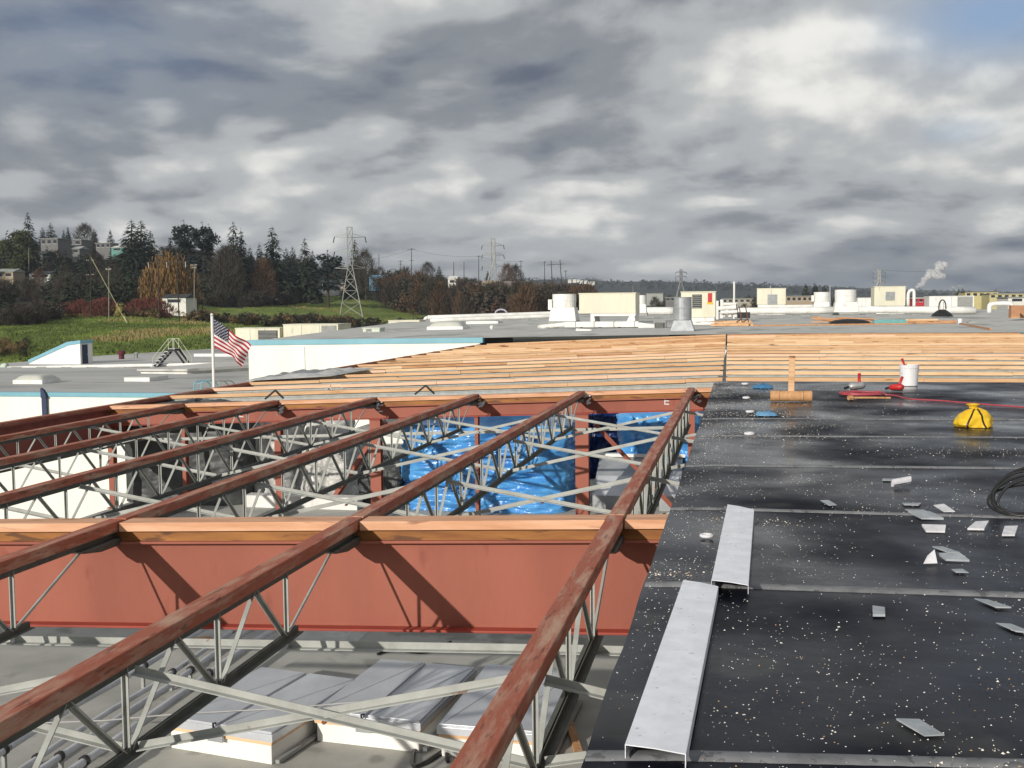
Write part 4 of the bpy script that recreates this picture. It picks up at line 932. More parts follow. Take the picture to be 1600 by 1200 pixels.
def exhaust_fan(pxl, pxr, ytop, ybot, Y, label, body=.62, flare=1.25, mm=m_whitem, box=False):
    x0, x1, z0, z1 = setup(pxl, pxr, ytop, ybot, Y); r = (x1-x0)/2/flare; c = ((x0+x1)/2, Y+r*1.3); H = z1-z0
    t = thing('exhaust_fan', label, 'exhaust fan', (c[0], c[1], z0))
    b = MB(); b.lathe((*c, z0+H*(1-body)+.001), [(r*.96, 0), (r*1.0, .03), (r, H*body*.48), (r*1.03, H*body*.5), (r*1.03, H*body*.54), (r, H*body*.56), (r, H*body*.96), (r*1.04, H*body), (r*.9, H*body), (r*.88, H*body*.9), (.01, H*body*.88)], 26); part('stack', b, mm, t, smooth=False)
    rb = r*flare; b = MB(); b.hexa([(c[0]-rb, c[1]-rb, z0), (c[0]+rb, c[1]-rb, z0), (c[0]+rb, c[1]+rb, z0), (c[0]-rb, c[1]+rb, z0)], [(c[0]-r*.98, c[1]-r*.98, z0+H*(1-body)), (c[0]+r*.98, c[1]-r*.98, z0+H*(1-body)), (c[0]+r*.98, c[1]+r*.98, z0+H*(1-body)), (c[0]-r*.98, c[1]+r*.98, z0+H*(1-body))]); part('base', b, mm, t, bevel=.02)
    b = MB(); b.box(c[0]-rb-.06, c[1]-rb-.06, z0-.3, c[0]+rb+.06, c[1]+rb+.06, z0-.002); part('curb', b, m_greym, t)
    if box:
        b = MB(); b.box(c[0]-r*1.3, c[1]-r*.5, z0+H*.42, c[0]-r*.99, c[1]+r*.4, z0+H*.80); part('motor_box', b, m_whitem, t)
    return t
rooftop_unit(368, 437, 512, 533, 112, 3, 'cream roof unit with a dark louvred end, just right of the flag', m_cream, louvre=(.52, .95, .1, .8, m_dark), below=-3)
rooftop_unit(443, 528, 506, 530, 112, 4, 'long cream roof unit with grey piping at its right end, left of the lattice tower', m_cream, louvre=(.7, .97, .05, .9, m_greym), below=-3)
rooftop_unit(607, 655, 500, 515, 136, 3, 'low cream roof unit just left of the long white ducts', m_cream, louvre=(.25, .65, .05, .5, m_dark))
rooftop_unit(567, 593, 512, 527, 88, 1.4, 'small pale green roof unit with two white fittings behind the blue coping', M('pale_green_unit', (.56, .62, .52), (.5, .55, .46)), louvre=(.2, .5, .3, .9, m_greym), seams=1)
for i, xx in enumerate((578, 585)):
    x0, x1, z0, z1 = setup(xx-3, xx+3, 518, 527.5, 87); b = MB(); b.lathe(((x0+x1)/2, 87, z0-.3), [(.14, 0), (.14, z1-z0), (.2, z1-z0+.02), (.2, z1-z0+.25), (.02, z1-z0+.3)], 12)
    tag(b.build('roof_vent', m_whitem, None, ((x0+x1)/2, 87, z0)), 'white vent cap in front of the small pale green unit, on its %s' % ('left', 'right')[i], 'vent')
# white ducts left of the big fan
def duct(name, pa, pb, Y0, Y1, r, label, sup=0, mm=m_whitem, mid=None):
    a = atY(*pa, Y0); c = atY(*pb, Y1); L_ = (c-a)
    S_ = [a+L_*((i+.5)/sup) for i in range(sup)] if sup else []
    pts = [a+L_*(i/6) for i in range(7)]
    return pipe_run(name, pts, r, label, 'duct', S_, mm, gnd=lambda q: min(upz(q.x, q.y), q.z-r-.15))
duct('roof_duct', (668, 496), (1000, 485), 140, 150, .26, 'upper of two long white ducts left of the big square fan', 7)
duct('roof_duct', (672, 501), (880, 493), 132, 138, .24, 'lower of two long white ducts left of the big square fan', 5)
b = MB(); a = atY(668, 496.5, 140); b.path(smoothpts([a, a+Vector((-.25, 0, -.1)), a+Vector((-.35, 0, -.5)), a+Vector((-.35, 0, -1.3))], 3), .24, 10); tag(b.build('duct_elbow', m_whitem, None, tuple(a), smooth=True), 'white down-turned elbow at the left end of the long ducts', 'duct')
b = MB(); a = atY(783, 490, 146); b.path([a+Vector((.8*math.cos(i*.35), 0, .0+.55*math.sin(i*.35))) for i in range(10)], .12, 8); tag(b.build('pipe_loop', M('violet_grey', (.38, .36, .45)), None, tuple(a), smooth=True), 'small arched pipe loop above the long white ducts', 'pipe')
def up_skylight(pxl, pxr, y, Y, dep, rise, label):
    a = atY(pxl, y, Y); c = atY(pxr, y, Y); z = upz(a.x, Y)
    t = thing('roof_skylight', label, 'skylight', (a.x, Y, z))
    b = MB(); b.box(a.x, Y, z-.1, c.x, Y+dep, z+.28); part('curb', b, m_whitem, t)
    W_ = c.x-a.x
    b = MB(); b.grid(lambda u, v: (a.x+W_*(.03+.94*u), Y+dep*(.03+.94*v), z+.281+rise*(max(0, 1-(2*u-1)**4)*max(0, 1-(2*v-1)**4))**.6), 14, 14); part('dome', b, m_dome, t, smooth=True)
up_skylight(667, 723, 517, 92, 2.6, .45, 'domed skylight on the upper roof below the long white ducts')
up_skylight(728, 778, 503, 118, 2.6, .1, 'flat white-curbed skylight just under the lower white duct')
x0, x1, z0, z1 = setup(766, 771, 509, 518.5, 90)
b = MB(); b.lathe(((x0+x1)/2, 90, z0-.2), [(.12, 0), (.12, z1-z0), (.17, z1-z0+.02), (.15, z1-z0+.2), (.02, z1-z0+.25)], 12); tag(b.build('vent_pipe', m_whitem, None, ((x0+x1)/2, 90, z0)), 'white vent pipe standing alone right of the domed upper skylight', 'vent')
exhaust_fan(857, 899, 459, 502, 108, 'big white exhaust fan at the left of the large cream unit', .5, 1.14, m_whitem, True)
rooftop_unit(905, 993, 457, 500, 104, 4.2, 'large cream rooftop unit raised on white legs', m_cream, .24, None, 0)
b = MB(); a = atY(905, 457, 104)
exhaust_fan(992, 1010, 461, 489, 128, 'small white exhaust fan behind the right corner of the large cream unit', .5, 1.2)
x0, x1, z0, z1 = setup(882, 1022, 503, 517, 86)
t = thing('supply_duct', 'long white rectangular duct lying in front of the large cream unit', 'duct', (x0, 86, z0))
b = MB(); b.box(x0, 86, z0+.28, x1-1.2, 87.1, z1+.05); b.hexa([(x1-1.195, 86, z0+.1), (x1, 86.1, z0+.1), (x1, 87, z0+.1), (x1-1.195, 87.1, z0+.1)], [(x1-1.195, 86, z1-.03), (x1, 86.1, z1-.2), (x1, 87, z1-.2), (x1-1.195, 87.1, z1-.03)]); part('duct_body', b, m_whitem, t, bevel=.02)
for u in (.12, .33, .55, .78):
    b = MB(); xx = x0+(x1-x0)*u; b.box(xx, 85.97, z0+.24, xx+.05, 87.13, z1+.08); part('joint_flange', b, m_greym, t)
    b = MB(); b.box(xx+.3, 86.3, z0-.15, xx+.5, 86.8, z0+.279); part('block', b, m_greym, t)
duct('roof_duct', (842, 511), (884, 507), 90, 88, .18, 'short thin white duct tapering left of the long rectangular duct', 1)
duct('roof_duct', (900, 516), (925, 517), 80, 80, .14, 'short pale pipe stub on the coping below the rectangular duct', 0)
duct('roof_duct', (1003, 486), (1052, 486), 140, 140, .5, 'fat white duct section between the small fan and the grey fan', 2)
x0, x1, z0, z1 = setup(1022, 1040, 500, 516, 84); rooftop_unit(1022, 1040, 501, 517, 84, 1.2, 'small grey cube unit just left of the grey ribbed fan', m_greym, 0, (.1, .9, .1, .8, m_dark), 0)
exhaust_fan(1047, 1085, 464, 517.5, 74, 'tall grey ribbed exhaust fan standing at the back edge of the lumber', .68, 1.36, m_galv)
rooftop_unit(1064, 1118, 455, 496, 106, 3.2, 'cream rooftop unit with a dark framed grille and a red mark on its front', m_cream, 0, (.33, .60, .35, .88, m_dark), 0)
x0, x1, z0, z1 = setup(1064, 1118, 455, 496, 106)
tt = [o for o in bpy.data.objects if o.get('label', '').startswith('cream rooftop unit with a dark')][0]
b = MB(); b.box(x0+(x1-x0)*.78, 105.96, z0+(z1-z0)*.58, x0+(x1-x0)*.90, 105.998, z0+(z1-z0)*.93); part('red_mark', b, m_redp, tt)
b = MB(); b.box(x0+(x1-x0)*.76, 105.965, z0+(z1-z0)*.50, x0+(x1-x0)*.92, 105.995, z0+(z1-z0)*.575); part('yellow_mark', b, m_yel, tt)
# pipework right of it
t = thing('pipe_manifold', 'cluster of white pipes and valves right of the marked cream unit', 'pipework', tuple(atY(1145, 494, 104)))
for x, y0, y1, r in ((1121, 494, 470, .12), (1128, 492, 468, .16), (1132, 490, 474, .1), (1141, 490, 476, .2), (1147, 493, 440, .09), (1150, 490, 473, .2)):
    b = MB(); a = atY(x, y0, 104); c = atY(x, y1, 104); b.tube((a.x, a.y, a.z-.3), (a.x, a.y, c.z), r, 10); part('riser', b, m_whitem, t)
for (xa, ya), (xb, yb), r in (((1122, 482), (1150, 480), .2), ((1126, 488), (1152, 487), .16), ((1130, 475), (1150, 475), .12)):
    b = MB(); b.tube(atY(xa, ya, 103.6), atY(xb, yb, 103.6), r, 10); part('cross_pipe', b, m_whitem, t)
b = MB(); a = atY(1152, 492, 103); c = atY(1172, 486, 105); b.box(a.x, 103, a.z-.3, c.x, 105, c.z-.1); tag(b.build('equipment_box', m_dark, None, tuple(a)), 'black sloping box at the right of the white pipe cluster', 'box')
for x, nm in ((1158, 'rusty leaning pole at the left of the lumber stack'), (1168, 'rusty leaning pole at the right of the lumber stack')):
    a = atY(x-3, 480, 90); c = atY(x+3, 510, 90); b = MB(); b.bar(a, c, .09, .09); b.bar(a.lerp(c, .6), Vector((a.x-.6, 90.5, c.z)), .08, .08); tag(b.build('leaning_pole', M('rust', (.14, .065, .035), (.08, .04, .025)), None, tuple(c)), nm, 'pole')
for (xa, xb, y, Y, mm, nm) in ((1085, 1110, 505, 92, m_whitem, 'short white beam beside the grey ribbed fan'), (1110, 1172, 503, 94, m_lum[0], 'upper stack of planks right of the grey ribbed fan'), (1116, 1176, 509, 86, m_lum[1], 'lower stack of planks right of the grey ribbed fan')):
    a = atY(xa, y, Y); c = atY(xb, y, Y); z = upz(a.x, Y)
    b = MB()
    for i in range(4):
        b.box(a.x+rr(-.3, .2), Y+i*.32, z+.02, c.x+rr(-.3, .3), Y+i*.32+.28, z+.2+rr(-.03, .05))
    b.bar((a.x, Y, z+.24), (c.x, Y+1.2, z+.26), .25, .05)
    tag(b.build('plank_stack', mm, None, (a.x, Y, z)), nm, 'planks')
# the row of units to the right
rooftop_unit(1183, 1228, 450, 476, 150, 4, 'beige roof unit with a pale panel, first along the white duct right of the pipes', m_cream, 0, (.36, .70, .02, .62, m_galv), 1)
exhaust_fan(1271, 1300, 456, 482, 160, 'white exhaust fan with a yellowish side box, left of the biggest square fan', .6, 1.1, m_whitem, True)
exhaust_fan(1303, 1343, 452, 488, 140, 'biggest white exhaust fan in the right row, flared at its foot', .55, 1.16, m_whitem)
rooftop_unit(1366, 1415, 447, 478, 150, 4, 'tall cream roof unit with a square grey grille, right of the biggest fan', m_cream, 0, (.36, .66, .28, .72, m_galv), 0)
rooftop_unit(1340, 1366, 465, 479, 165, 3, 'small pale unit wedged between the biggest fan and the tall cream unit', m_whitem, 0, None, 1)
rooftop_unit(1452, 1522, 462, 481, 150, 4, 'long low white roof unit with a ribbed grey right half', m_whitem, 0, (.63, .97, .05, .93, m_greym), 1)
duct('roof_duct', (1130, 486.5), (1302, 484.5), 138, 138, .42, 'long fat white duct between the pipe cluster and the biggest fan', 6)
duct('roof_duct', (1342, 483.5), (1524, 485), 138, 138, .42, 'long fat white duct running right from the biggest fan', 5)
duct('roof_duct', (1200, 479.5), (1275, 478.5), 165, 165, .25, 'thin white duct behind the long fat one', 3)
b = MB(); a = atY(1419, 478, 150); b.path(smoothpts([a, a+Vector((0, 0, 1.5)), a+Vector((.25, 0, 1.95)), a+Vector((.65, 0, 1.9)), a+Vector((.7, 0, 1.0)), a+Vector((.7, 0, -.1))], 3), .2, 10); tag(b.build('gooseneck_vent', m_whitem, None, tuple(a), smooth=True), 'white gooseneck vent at the right of the tall cream unit', 'vent')
for x, yt, nm in ((1297, 446, 'thin grey mast left of the biggest fan'), (1204, 446, 'thin white mast behind the beige unit')):
    a = atY(x, 480, 160); c = atY(x, yt, 160); b = MB(); b.tube(a, c, .12, 8, .07); tag(b.build('roof_mast', m_galv, None, tuple(a)), nm, 'mast')
# tent-like flashed vent
a = atY(1472, 493, 118); k = 118/F
t = thing('flashed_vent', 'white vent pipe rising out of a black tent-shaped flashing', 'vent', tuple(a))
b = MB(); b.lathe(tuple(a), [(16*k, -.1), (13*k, 3*k), (7*k, 7.5*k), (4*k, 9*k)], 14); part('flashing_skirt', b, m_blk, t)
b = MB(); b.tube(a+Vector((0, 0, 8*k)), a+Vector((0, 0, 20*k)), 2.6*k, 12); part('pipe', b, m_whitem, t)
b = MB(); b.path([a+Vector((5*k*math.cos(3.1416*i/10), -.1, 9*k+14*k*max(0, math.sin(3.1416*i/10))**.7)) for i in range(11)], .9*k, 6); part('hood_strap', b, m_blk, t)
b = MB(); a = atY(1546, 483, 130); b.path(smoothpts([a+Vector((0, 0, -.4)), a+Vector((0, 0, .3)), a+Vector((.3, 0, .55)), a+Vector((2.0, 0, .6)), a+Vector((2.3, 0, .3)), a+Vector((2.3, 0, -.2)), a+Vector((3.4, 0, -.5))], 3), .24, 10); tag(b.build('pipe_offset', m_whitem, None, tuple(a), smooth=True), 'white U-shaped pipe bend left of the cardboard boxes', 'pipe')
for xa, xb, Y, nm in ((1580, 1594, 100, 'front cardboard box at the right frame edge on the far roof'), (1592, 1612, 103, 'rear cardboard box cut by the right frame edge')):
    a = atY(xa, 497, Y); c = atY(xb, 477, Y)
    t = thing('cardboard_box', nm, 'box', tuple(a)); b = MB(); b.box(a.x, Y, a.z+.12, c.x, Y+1.0, c.z); part('carton', b, M('cardboard', (.42, .22, .12), (.35, .18, .095)), t)
    b = MB(); b.box(a.x-.02, Y-.02, a.z, c.x+.02, Y+1.02, a.z+.119); part('pallet', b, m_lumY, t)
a = atY(1520, 505, 92); b = MB(); b.box(a.x-.3, 92, a.z-.1, a.x+.45, 93, a.z+.12); b.box(a.x-.1, 92.2, a.z+.121, a.x+.3, 92.8, a.z+.2); tag(b.build('roof_drain', m_greym, None, tuple(a)), 'grey roof drain cover in front of the cardboard boxes', 'drain')
# lumber, sheets and bucket lying on the far roof
a = atY(1262, 503, 92); z = upz(a.x, 92); b = MB()
for i in range(16):
    x = a.x+rr(0, 2.5); y = 92+rr(0, 2); b.bar((x, y, z+.1+rr(0, .45)), (x+rr(1.2, 3.0), y+rr(-.6, .8), z+.08+rr(0, .25)), .16, .09)
tag(b.build('scrap_lumber_heap', m_lum[2], None, (a.x, 92, z)), 'untidy heap of brown scrap lumber on the far roof', 'lumber heap')
b = MB(); b.grid(lambda u, v: (a.x+1.6+u*3.2, 91.2+v*1.2, z+.05+.34*(max(0, 1-(2*u-1)**2)*max(0, 1-(2*v-1)**2))**.5), 14, 8); tag(b.build('black_sheet', m_blk, None, (a.x+2, 91, z)), 'black sheet draped over the front of the scrap lumber heap', 'sheet')
a = atY(1366, 503, 92); c = atY(1416, 503, 92); z = upz(a.x, 92); b = MB(); b.bar((a.x, 92, z+.16), (c.x, 92, z+.16), .05, .30); b.box(a.x, 92.1, z+.02, c.x, 93.6, z+.05); tag(b.build('teal_panel', M('teal_panel_paint', (.15, .36, .36), (.12, .3, .3)), None, (a.x, 92, z)), 'teal metal panel between the scrap lumber and the plank pile', 'panel')
for (xa, xb, y, Y, n, nm) in ((1416, 1468, 500, 96, 3, 'pale plank pile right of the teal panel, farther back'), (1418, 1497, 504.5, 90, 2, 'long orange planks from the teal panel to the white bucket')):
    a = atY(xa, y, Y); c = atY(xb, y, Y); z = upz(a.x, Y); b = MB()
    for i in range(n):
        for j in range(2): b.box(a.x+rr(0, .3), Y+i*.35, z+.02+j*.12, c.x-rr(0, .4), Y+i*.35+.3, z+.125+j*.12)
    tag(b.build('plank_stack', m_lum[0 if n == 3 else 2], None, (a.x, Y, z)), nm, 'planks')
a = atY(1500, 505.5, 89); b = MB(); z = upz(a.x, 89); b.lathe((a.x, 89, z), [(.14, .002), (.17, .36), (.18, .37), (.18, .40), (.15, .40)], 16); tag(b.build('plastic_bucket', m_bucket, None, (a.x, 89, z)), 'white bucket on the far roof at the end of the orange planks', 'bucket')
for (xa, ya, Ya), (xb, yb, Yb), nm in (((1178, 507, 85), (1420, 505, 88), 'long thin lumber strip edging the deck before the scrap heap'), ((1500, 505, 88), (1548, 515, 72), 'lumber strip slanting from the white bucket to the teal coping')):
    a = atY(xa, ya, Ya); c = atY(xb, yb, Yb); a.z = upz(a.x, Ya)+.06; c.z = upz(c.x, Yb)+.06; b = MB(); b.bar(a, c, .14, .10); tag(b.build('lumber_strip', m_lum[2], None, tuple(a)), nm, 'lumber strip')

# ------------------------------------------------------------------ trees
rng = np.random.default_rng(5)
def tris(P, U, V): return np.concatenate([P-U, P+U, P+V], 1).reshape(-1, 3)      # one triangle per row
def conifer_arr(n, w=.2, base=.06, ragged=.25, sz=1.0):          # crown of a conifer one unit tall: drooping tufts in whorls
    tiers = max(8, int(n/46)); t = 1-np.sqrt(rng.uniform(0, 1, n)); t = np.clip((np.floor(t*tiers)+rng.uniform(.25, .75, n)**1.5)/tiers, 0, 1); t = base+(1-base)*t
    lay = rng.uniform(1-ragged, 1+ragged*.7, tiers+2)
    ang = rng.uniform(0, 6.283, n); sect = 1+.28*np.sin(ang*3+np.floor(t*tiers)*2.3)+.12*np.sin(ang*7+np.floor(t*tiers)*1.1)
    rm = 1.25*w*(1-t)**.92*lay[(t*tiers).astype(int)]*sect+.003
    r = rm*np.sqrt(rng.uniform(.04, 1, n)); z = t-r*.34+rng.normal(0, .005, n)
    P = np.stack([r*np.cos(ang), r*np.sin(ang), z], 1)
    out = np.stack([np.cos(ang), np.sin(ang), -.42+rng.normal(0, .25, n)], 1); s_ = (.014+.036*(1-t))*rng.uniform(.6, 1.4, n)*sz
    side = np.stack([-np.sin(ang), np.cos(ang), rng.normal(0, .35, n)], 1)
    return tris(P, side*(s_*.5)[:, None], out*(s_*1.7)[:, None])
def crown_arr(n, w, lobes=7, z0=.25, sz=1.0, droop=0.0, flat=1.0):   # round crown: tufts over many uneven lobes
    c = np.stack([rng.normal(0, w*.45, lobes), rng.normal(0, w*.45, lobes), rng.uniform(z0+.1, .86, lobes)], 1); rr_ = rng.uniform(.10, .2, lobes)*w/.3
    k = rng.integers(0, lobes, n); d = rng.normal(0, 1, (n, 3)); d /= np.linalg.norm(d, axis=1)[:, None]
    P = c[k]+d*(rr_[k]*rng.uniform(.55, 1.06, n))[:, None]*np.array([1, 1, .85*flat]); P[:, 2] = np.clip(P[:, 2], .03, 1.02)
    a = rng.normal(0, 1, (n, 3)); a /= np.linalg.norm(a, axis=1)[:, None]; b_ = np.cross(a, d); b_ /= np.linalg.norm(b_, axis=1)[:, None]+1e-6
    s_ = rng.uniform(.012, .028, n)*sz
    return tris(P, a*s_[:, None], b_*(s_*1.7)[:, None]-np.array([0, 0, 1])*droop*s_[:, None])
def twig_arr(n, w, z0=.2, th=.0032, ln=.11):                          # leafless crown: upswept thin twigs
    h = rng.uniform(0, 1, n)**.8; t = z0+(1-z0)*h; ang = rng.uniform(0, 6.283, n)
    prof_ = w*np.sin(np.clip((t-z0)/(1-z0)*.86+.14, 0, 1)*np.pi)**.65
    r = prof_*np.sqrt(rng.uniform(0, 1, n)); P = np.stack([r*np.cos(ang), r*np.sin(ang), t-ln*.5], 1)
    d = np.stack([np.cos(ang)*.55+rng.normal(0, .3, n), np.sin(ang)*.55+rng.normal(0, .3, n), np.full(n, 1.0)], 1); d /= np.linalg.norm(d, axis=1)[:, None]
    u = np.cross(d, rng.normal(0, 1, (n, 3))); u /= np.linalg.norm(u, axis=1)[:, None]+1e-6
    q = rng.uniform(.6, 1.5, n)
    return tris(P, u*(th*q)[:, None], d*(ln*q)[:, None])
def willow_arr(n, w):
    ang = rng.uniform(0, 6.283, n); q = np.sqrt(rng.uniform(0, 1, n)); lobes = 1+.25*np.sin(ang*4+1)+.14*np.sin(ang*9)
    r = w*q*lobes; topz = .99-.42*q**2.2+rng.normal(0, .03, n); u_ = rng.uniform(0, 1, n); z = topz-u_*(topz-.10)*np.clip(.35+q, 0, 1)
    P = np.stack([r*np.cos(ang), r*np.sin(ang), z], 1)
    a = rng.uniform(0, 6.283, n); U = np.stack([np.cos(a), np.sin(a), 0*a], 1)*(rng.uniform(.005, .011, n))[:, None]
    V = np.stack([rng.normal(0, .012, n), rng.normal(0, .012, n), -rng.uniform(.06, .15, n)], 1)
    return tris(P, U, V)
def mesh_arr(name, arrs, mats):
    vs = np.concatenate([a for a in arrs]); nf = len(vs)//3
    me = bpy.data.meshes.new(name); me.vertices.add(len(vs)); me.vertices.foreach_set('co', vs.astype(np.float32).ravel())
    me.loops.add(nf*3); me.loops.foreach_set('vertex_index', np.arange(nf*3, dtype=np.int32))
    me.polygons.add(nf); me.polygons.foreach_set('loop_start', np.arange(0, nf*3, 3, dtype=np.int32))
    for m_ in mats: me.materials.append(m_)
    mi = np.concatenate([np.full(len(a)//3, i, np.int32) for i, a in enumerate(arrs)]); me.polygons.foreach_set('material_index', mi)
    me.update(); me.validate(); return me
def trunk_mesh(h, r, limbs=6, spread=.2, z0=.3, up_=.5):
    b = MB(); b.path([(0, 0, -.02), (.004, 0, h*.3), (-.006, .004, h*.65), (0, 0, h)], [r, r*.8, r*.5, r*.12], 7)
    for i in range(limbs):
        z = z0+(h-z0)*i/limbs*.9; a = i*2.4; q = spread*(1-.6*i/limbs)
        b.path([(0, 0, z), (q*.5*math.cos(a), q*.5*math.sin(a), z+q*up_*.6), (q*math.cos(a), q*math.sin(a), z+q*up_*1.4)], [r*.45, r*.3, r*.08], 5)
    me = bpy.data.meshes.new('trunk'); me.from_pydata(b.v, [], b.f); me.materials.append(m_bark); return me
KIND = {
 'conifer': [(mesh_arr('crown', [conifer_arr(1900, .17)], [m_conif]), trunk_mesh(.97, .016, 5, .05)), (mesh_arr('crown', [conifer_arr(1800, .15, .1, .4)], [m_conifb]), trunk_mesh(.97, .015, 5, .05)),
             (mesh_arr('crown', [conifer_arr(2200, .22, .05, .3)], [m_conif]), trunk_mesh(.97, .018, 5, .06))],
 'sparse': [(mesh_arr('crown', [np.concatenate([crown_arr(520, .13, 9, .45, .9), conifer_arr(420, .12, .35, .6)])], [m_conifb]), trunk_mesh(.96, .016, 10, .11, .3, .2))],
 'bare': [(mesh_arr('crown', [twig_arr(1900, .30)], [m_twig]), trunk_mesh(.8, .016, 10, .26, .2, .9)), (mesh_arr('crown', [twig_arr(1700, .24, .15)], [m_twigr]), trunk_mesh(.8, .015, 9, .2, .2, .9))],
 'round': [(mesh_arr('crown', [crown_arr(1500, .34, 11, .12, 1.2)], [m_olive]), trunk_mesh(.7, .02, 6, .2, .15, .6))],
 'willow': [(mesh_arr('crown', [willow_arr(3400, .46)], [m_willow]), trunk_mesh(.85, .03, 9, .3, .25, .8))]}
def tree(kind, var, pxc, ytop, Y, label, name, cat, zbase=None, wide=1.0, group=None):
    a = atY(pxc, ytop, Y); z0 = gz(a.x, Y)-.3 if zbase is None else zbase; h = a.z-z0
    t = thing(name, label, cat, (a.x, Y, z0), group, rr(0, 6.28))
    cm, tm = KIND[kind][var]
    if kind in ('conifer',): wide *= 1.25
    c = bpy.data.objects.new('crown', cm); COL.objects.link(c); c.parent = t; c.scale = (h*wide, h*wide, h)
    k = bpy.data.objects.new('trunk', tm); COL.objects.link(k); k.parent = t; k.scale = (h*wide, h*wide, h)
    return t
GT = 'trees on the left hillside'
T = [('round', 0, 20, 347, 470, 'olive-green bushy tree at the left frame edge, tallest of the broad crowns', 1.0),
 ('conifer', 0, 43, 329, 485, 'pointed dark conifer at far left, rising behind the olive bushy tree', .8),
 ('round', 0, 5, 365, 430, 'yellowish round tree cut by the left frame edge', 1.0),
 ('conifer', 2, 79, 346, 560, 'broad dark conifer left of the white flat-roofed houses', .95),
 ('conifer', 1, 66, 352, 575, 'narrow dark conifer just left of the broad one near the white houses', .9),
 ('conifer', 1, 106, 352, 600, 'slim conifer directly behind the white hillside houses', .8),
 ('conifer', 1, 99, 357, 610, 'shorter slim conifer behind the white hillside houses', .8),
 ('bare', 0, 132, 350, 580, 'rounded leafless tree above the white hillside houses', 1.1),
 ('conifer', 1, 147, 355, 590, 'grey-green conifer beside the rounded leafless tree', .9),
 ('conifer', 0, 172, 357, 585, 'lone pointed conifer between leafless tree and the big dark pair', .8),
 ('conifer', 2, 205, 340, 470, 'left tree of the big dark conifer pair behind the willow', 1.15),
 ('conifer', 2, 220, 341, 480, 'right tree of the big dark conifer pair behind the willow', 1.1),
 ('conifer', 0, 235, 358, 500, 'smaller dark conifer at the right foot of the big pair', .9),
 ('sparse', 0, 287, 338, 460, 'tall thin-crowned fir, first of two gappy firs right of the willow', 1.3),
 ('sparse', 0, 316, 341, 465, 'forked gappy fir, second of two thin-crowned firs right of the willow', 1.1),
 ('sparse', 0, 326, 345, 470, 'thin gappy fir leaning on the forked one', .9),
 ('conifer', 1, 266, 366, 480, 'small conifer between the willow and the first gappy fir', .9),
 ('conifer', 0, 364, 343, 455, 'tall pointed conifer right of the gappy firs', .8),
 ('conifer', 1, 376, 354, 460, 'second pointed conifer right of the gappy firs, slightly shorter', .75),
 ('conifer', 1, 390, 382, 470, 'short conifer at the right foot of the pointed pair', .8),
 ('conifer', 2, 425, 350, 480, 'large well-shaped conifer standing clear between firs and lattice tower', .85),
 ('conifer', 1, 405, 377, 490, 'low conifer just left of the large well-shaped one', .8),
 ('conifer', 1, 447, 383, 500, 'small conifer just right of the large well-shaped one', .8),
 ('conifer', 1, 457, 381, 510, 'small conifer second right of the large well-shaped one', .8),
 ('conifer', 0, 476, 370, 490, 'dense dark conifer midway to the lattice tower', .85),
 ('conifer', 1, 488, 387, 495, 'narrow conifer left of the spreading cedar', .7),
 ('sparse', 0, 511, 387, 470, 'dark spreading cedar with drooping limbs left of the lattice tower', 1.6),
 ('conifer', 0, 554, 371, 520, 'tall conifer right behind the lattice tower', .75),
 ('bare', 0, 570, 391, 510, 'leafless dark tree just right of the lattice tower', .8),
 ('bare', 1, 645, 432, 600, 'small russet leafless tree by the pale sheds', 1.4),
 ('conifer', 0, 632, 414, 800, 'small skyline conifer left of the crossarm pole', 1.0),
 ('bare', 0, 668, 410, 700, 'pale rounded leafless tree right of the crossarm pole', 1.1),
 ('conifer', 0, 686, 414, 760, 'small dark conifer above the bright white house', 1.1),
 ('conifer', 1, 762, 421, 820, 'small conifer at the foot of the second pylon', 1.0),
 ('bare', 1, 792, 412, 700, 'reddish-brown leafless tree right of the second pylon', 1.0),
 ('bare', 0, 805, 414, 720, 'grey leafless tree right of the reddish-brown one', .9),
 ('conifer', 0, 345, 400, 430, 'mid-slope dark evergreen below the gappy firs', 1.3),
 ('bare', 0, 352, 385, 425, 'large brownish leafless tree in front of the pointed pair', 1.1),
 ('bare', 1, 412, 405, 440, 'russet leafless tree at the edge of the upper meadow', 1.1),
 ('bare', 0, 175, 415, 400, 'grey leafless tree left of the willow', 1.2),
 ('bare', 1, 60, 420, 420, 'russet shrubby tree below the dark-roofed house', 1.3)]
for kd, v, x, yt, Y, lab, wd in T:
    tree(kd, v, x, yt, Y, lab, {'conifer': 'conifer_tree', 'sparse': 'fir_tree', 'bare': 'bare_tree', 'round': 'leafy_tree'}[kd], 'tree', None, wd, GT)
tree('willow', 0, 262, 391, 330, 'large golden weeping willow above the red bushes', 'willow_tree', 'tree', None, .84)
# woodland that reads as one mass, merged
def scatter(name, lst, mats, label=None):
    arrs = [[] for _ in mats]
    for arr, mi, (x, y, z), h, wd in lst:
        a = rng.uniform(0, 6.283); c, s_ = math.cos(a), math.sin(a); q = arr*np.array([h*wd, h*wd, h])
        q = np.stack([q[:, 0]*c-q[:, 1]*s_+x, q[:, 0]*s_+q[:, 1]*c+y, q[:, 2]+z], 1); arrs[mi].append(q)
    o = bpy.data.objects.new(name, mesh_arr(name, [np.concatenate(a) if a else np.zeros((0, 3)) for a in arrs], mats)); COL.objects.link(o)
    tag(o, label, kind='stuff'); return o
lowc = [conifer_arr(420, .19, .05, .3, 1.9), conifer_arr(420, .15, .05, .4, 1.9)]
lowt = [twig_arr(520, .34, .05, .008, .2), twig_arr(520, .28, .05, .008, .2)]
lowr = [crown_arr(420, .36, 8, .05, 2.2), crown_arr(420, .42, 9, .02, 2.2)]
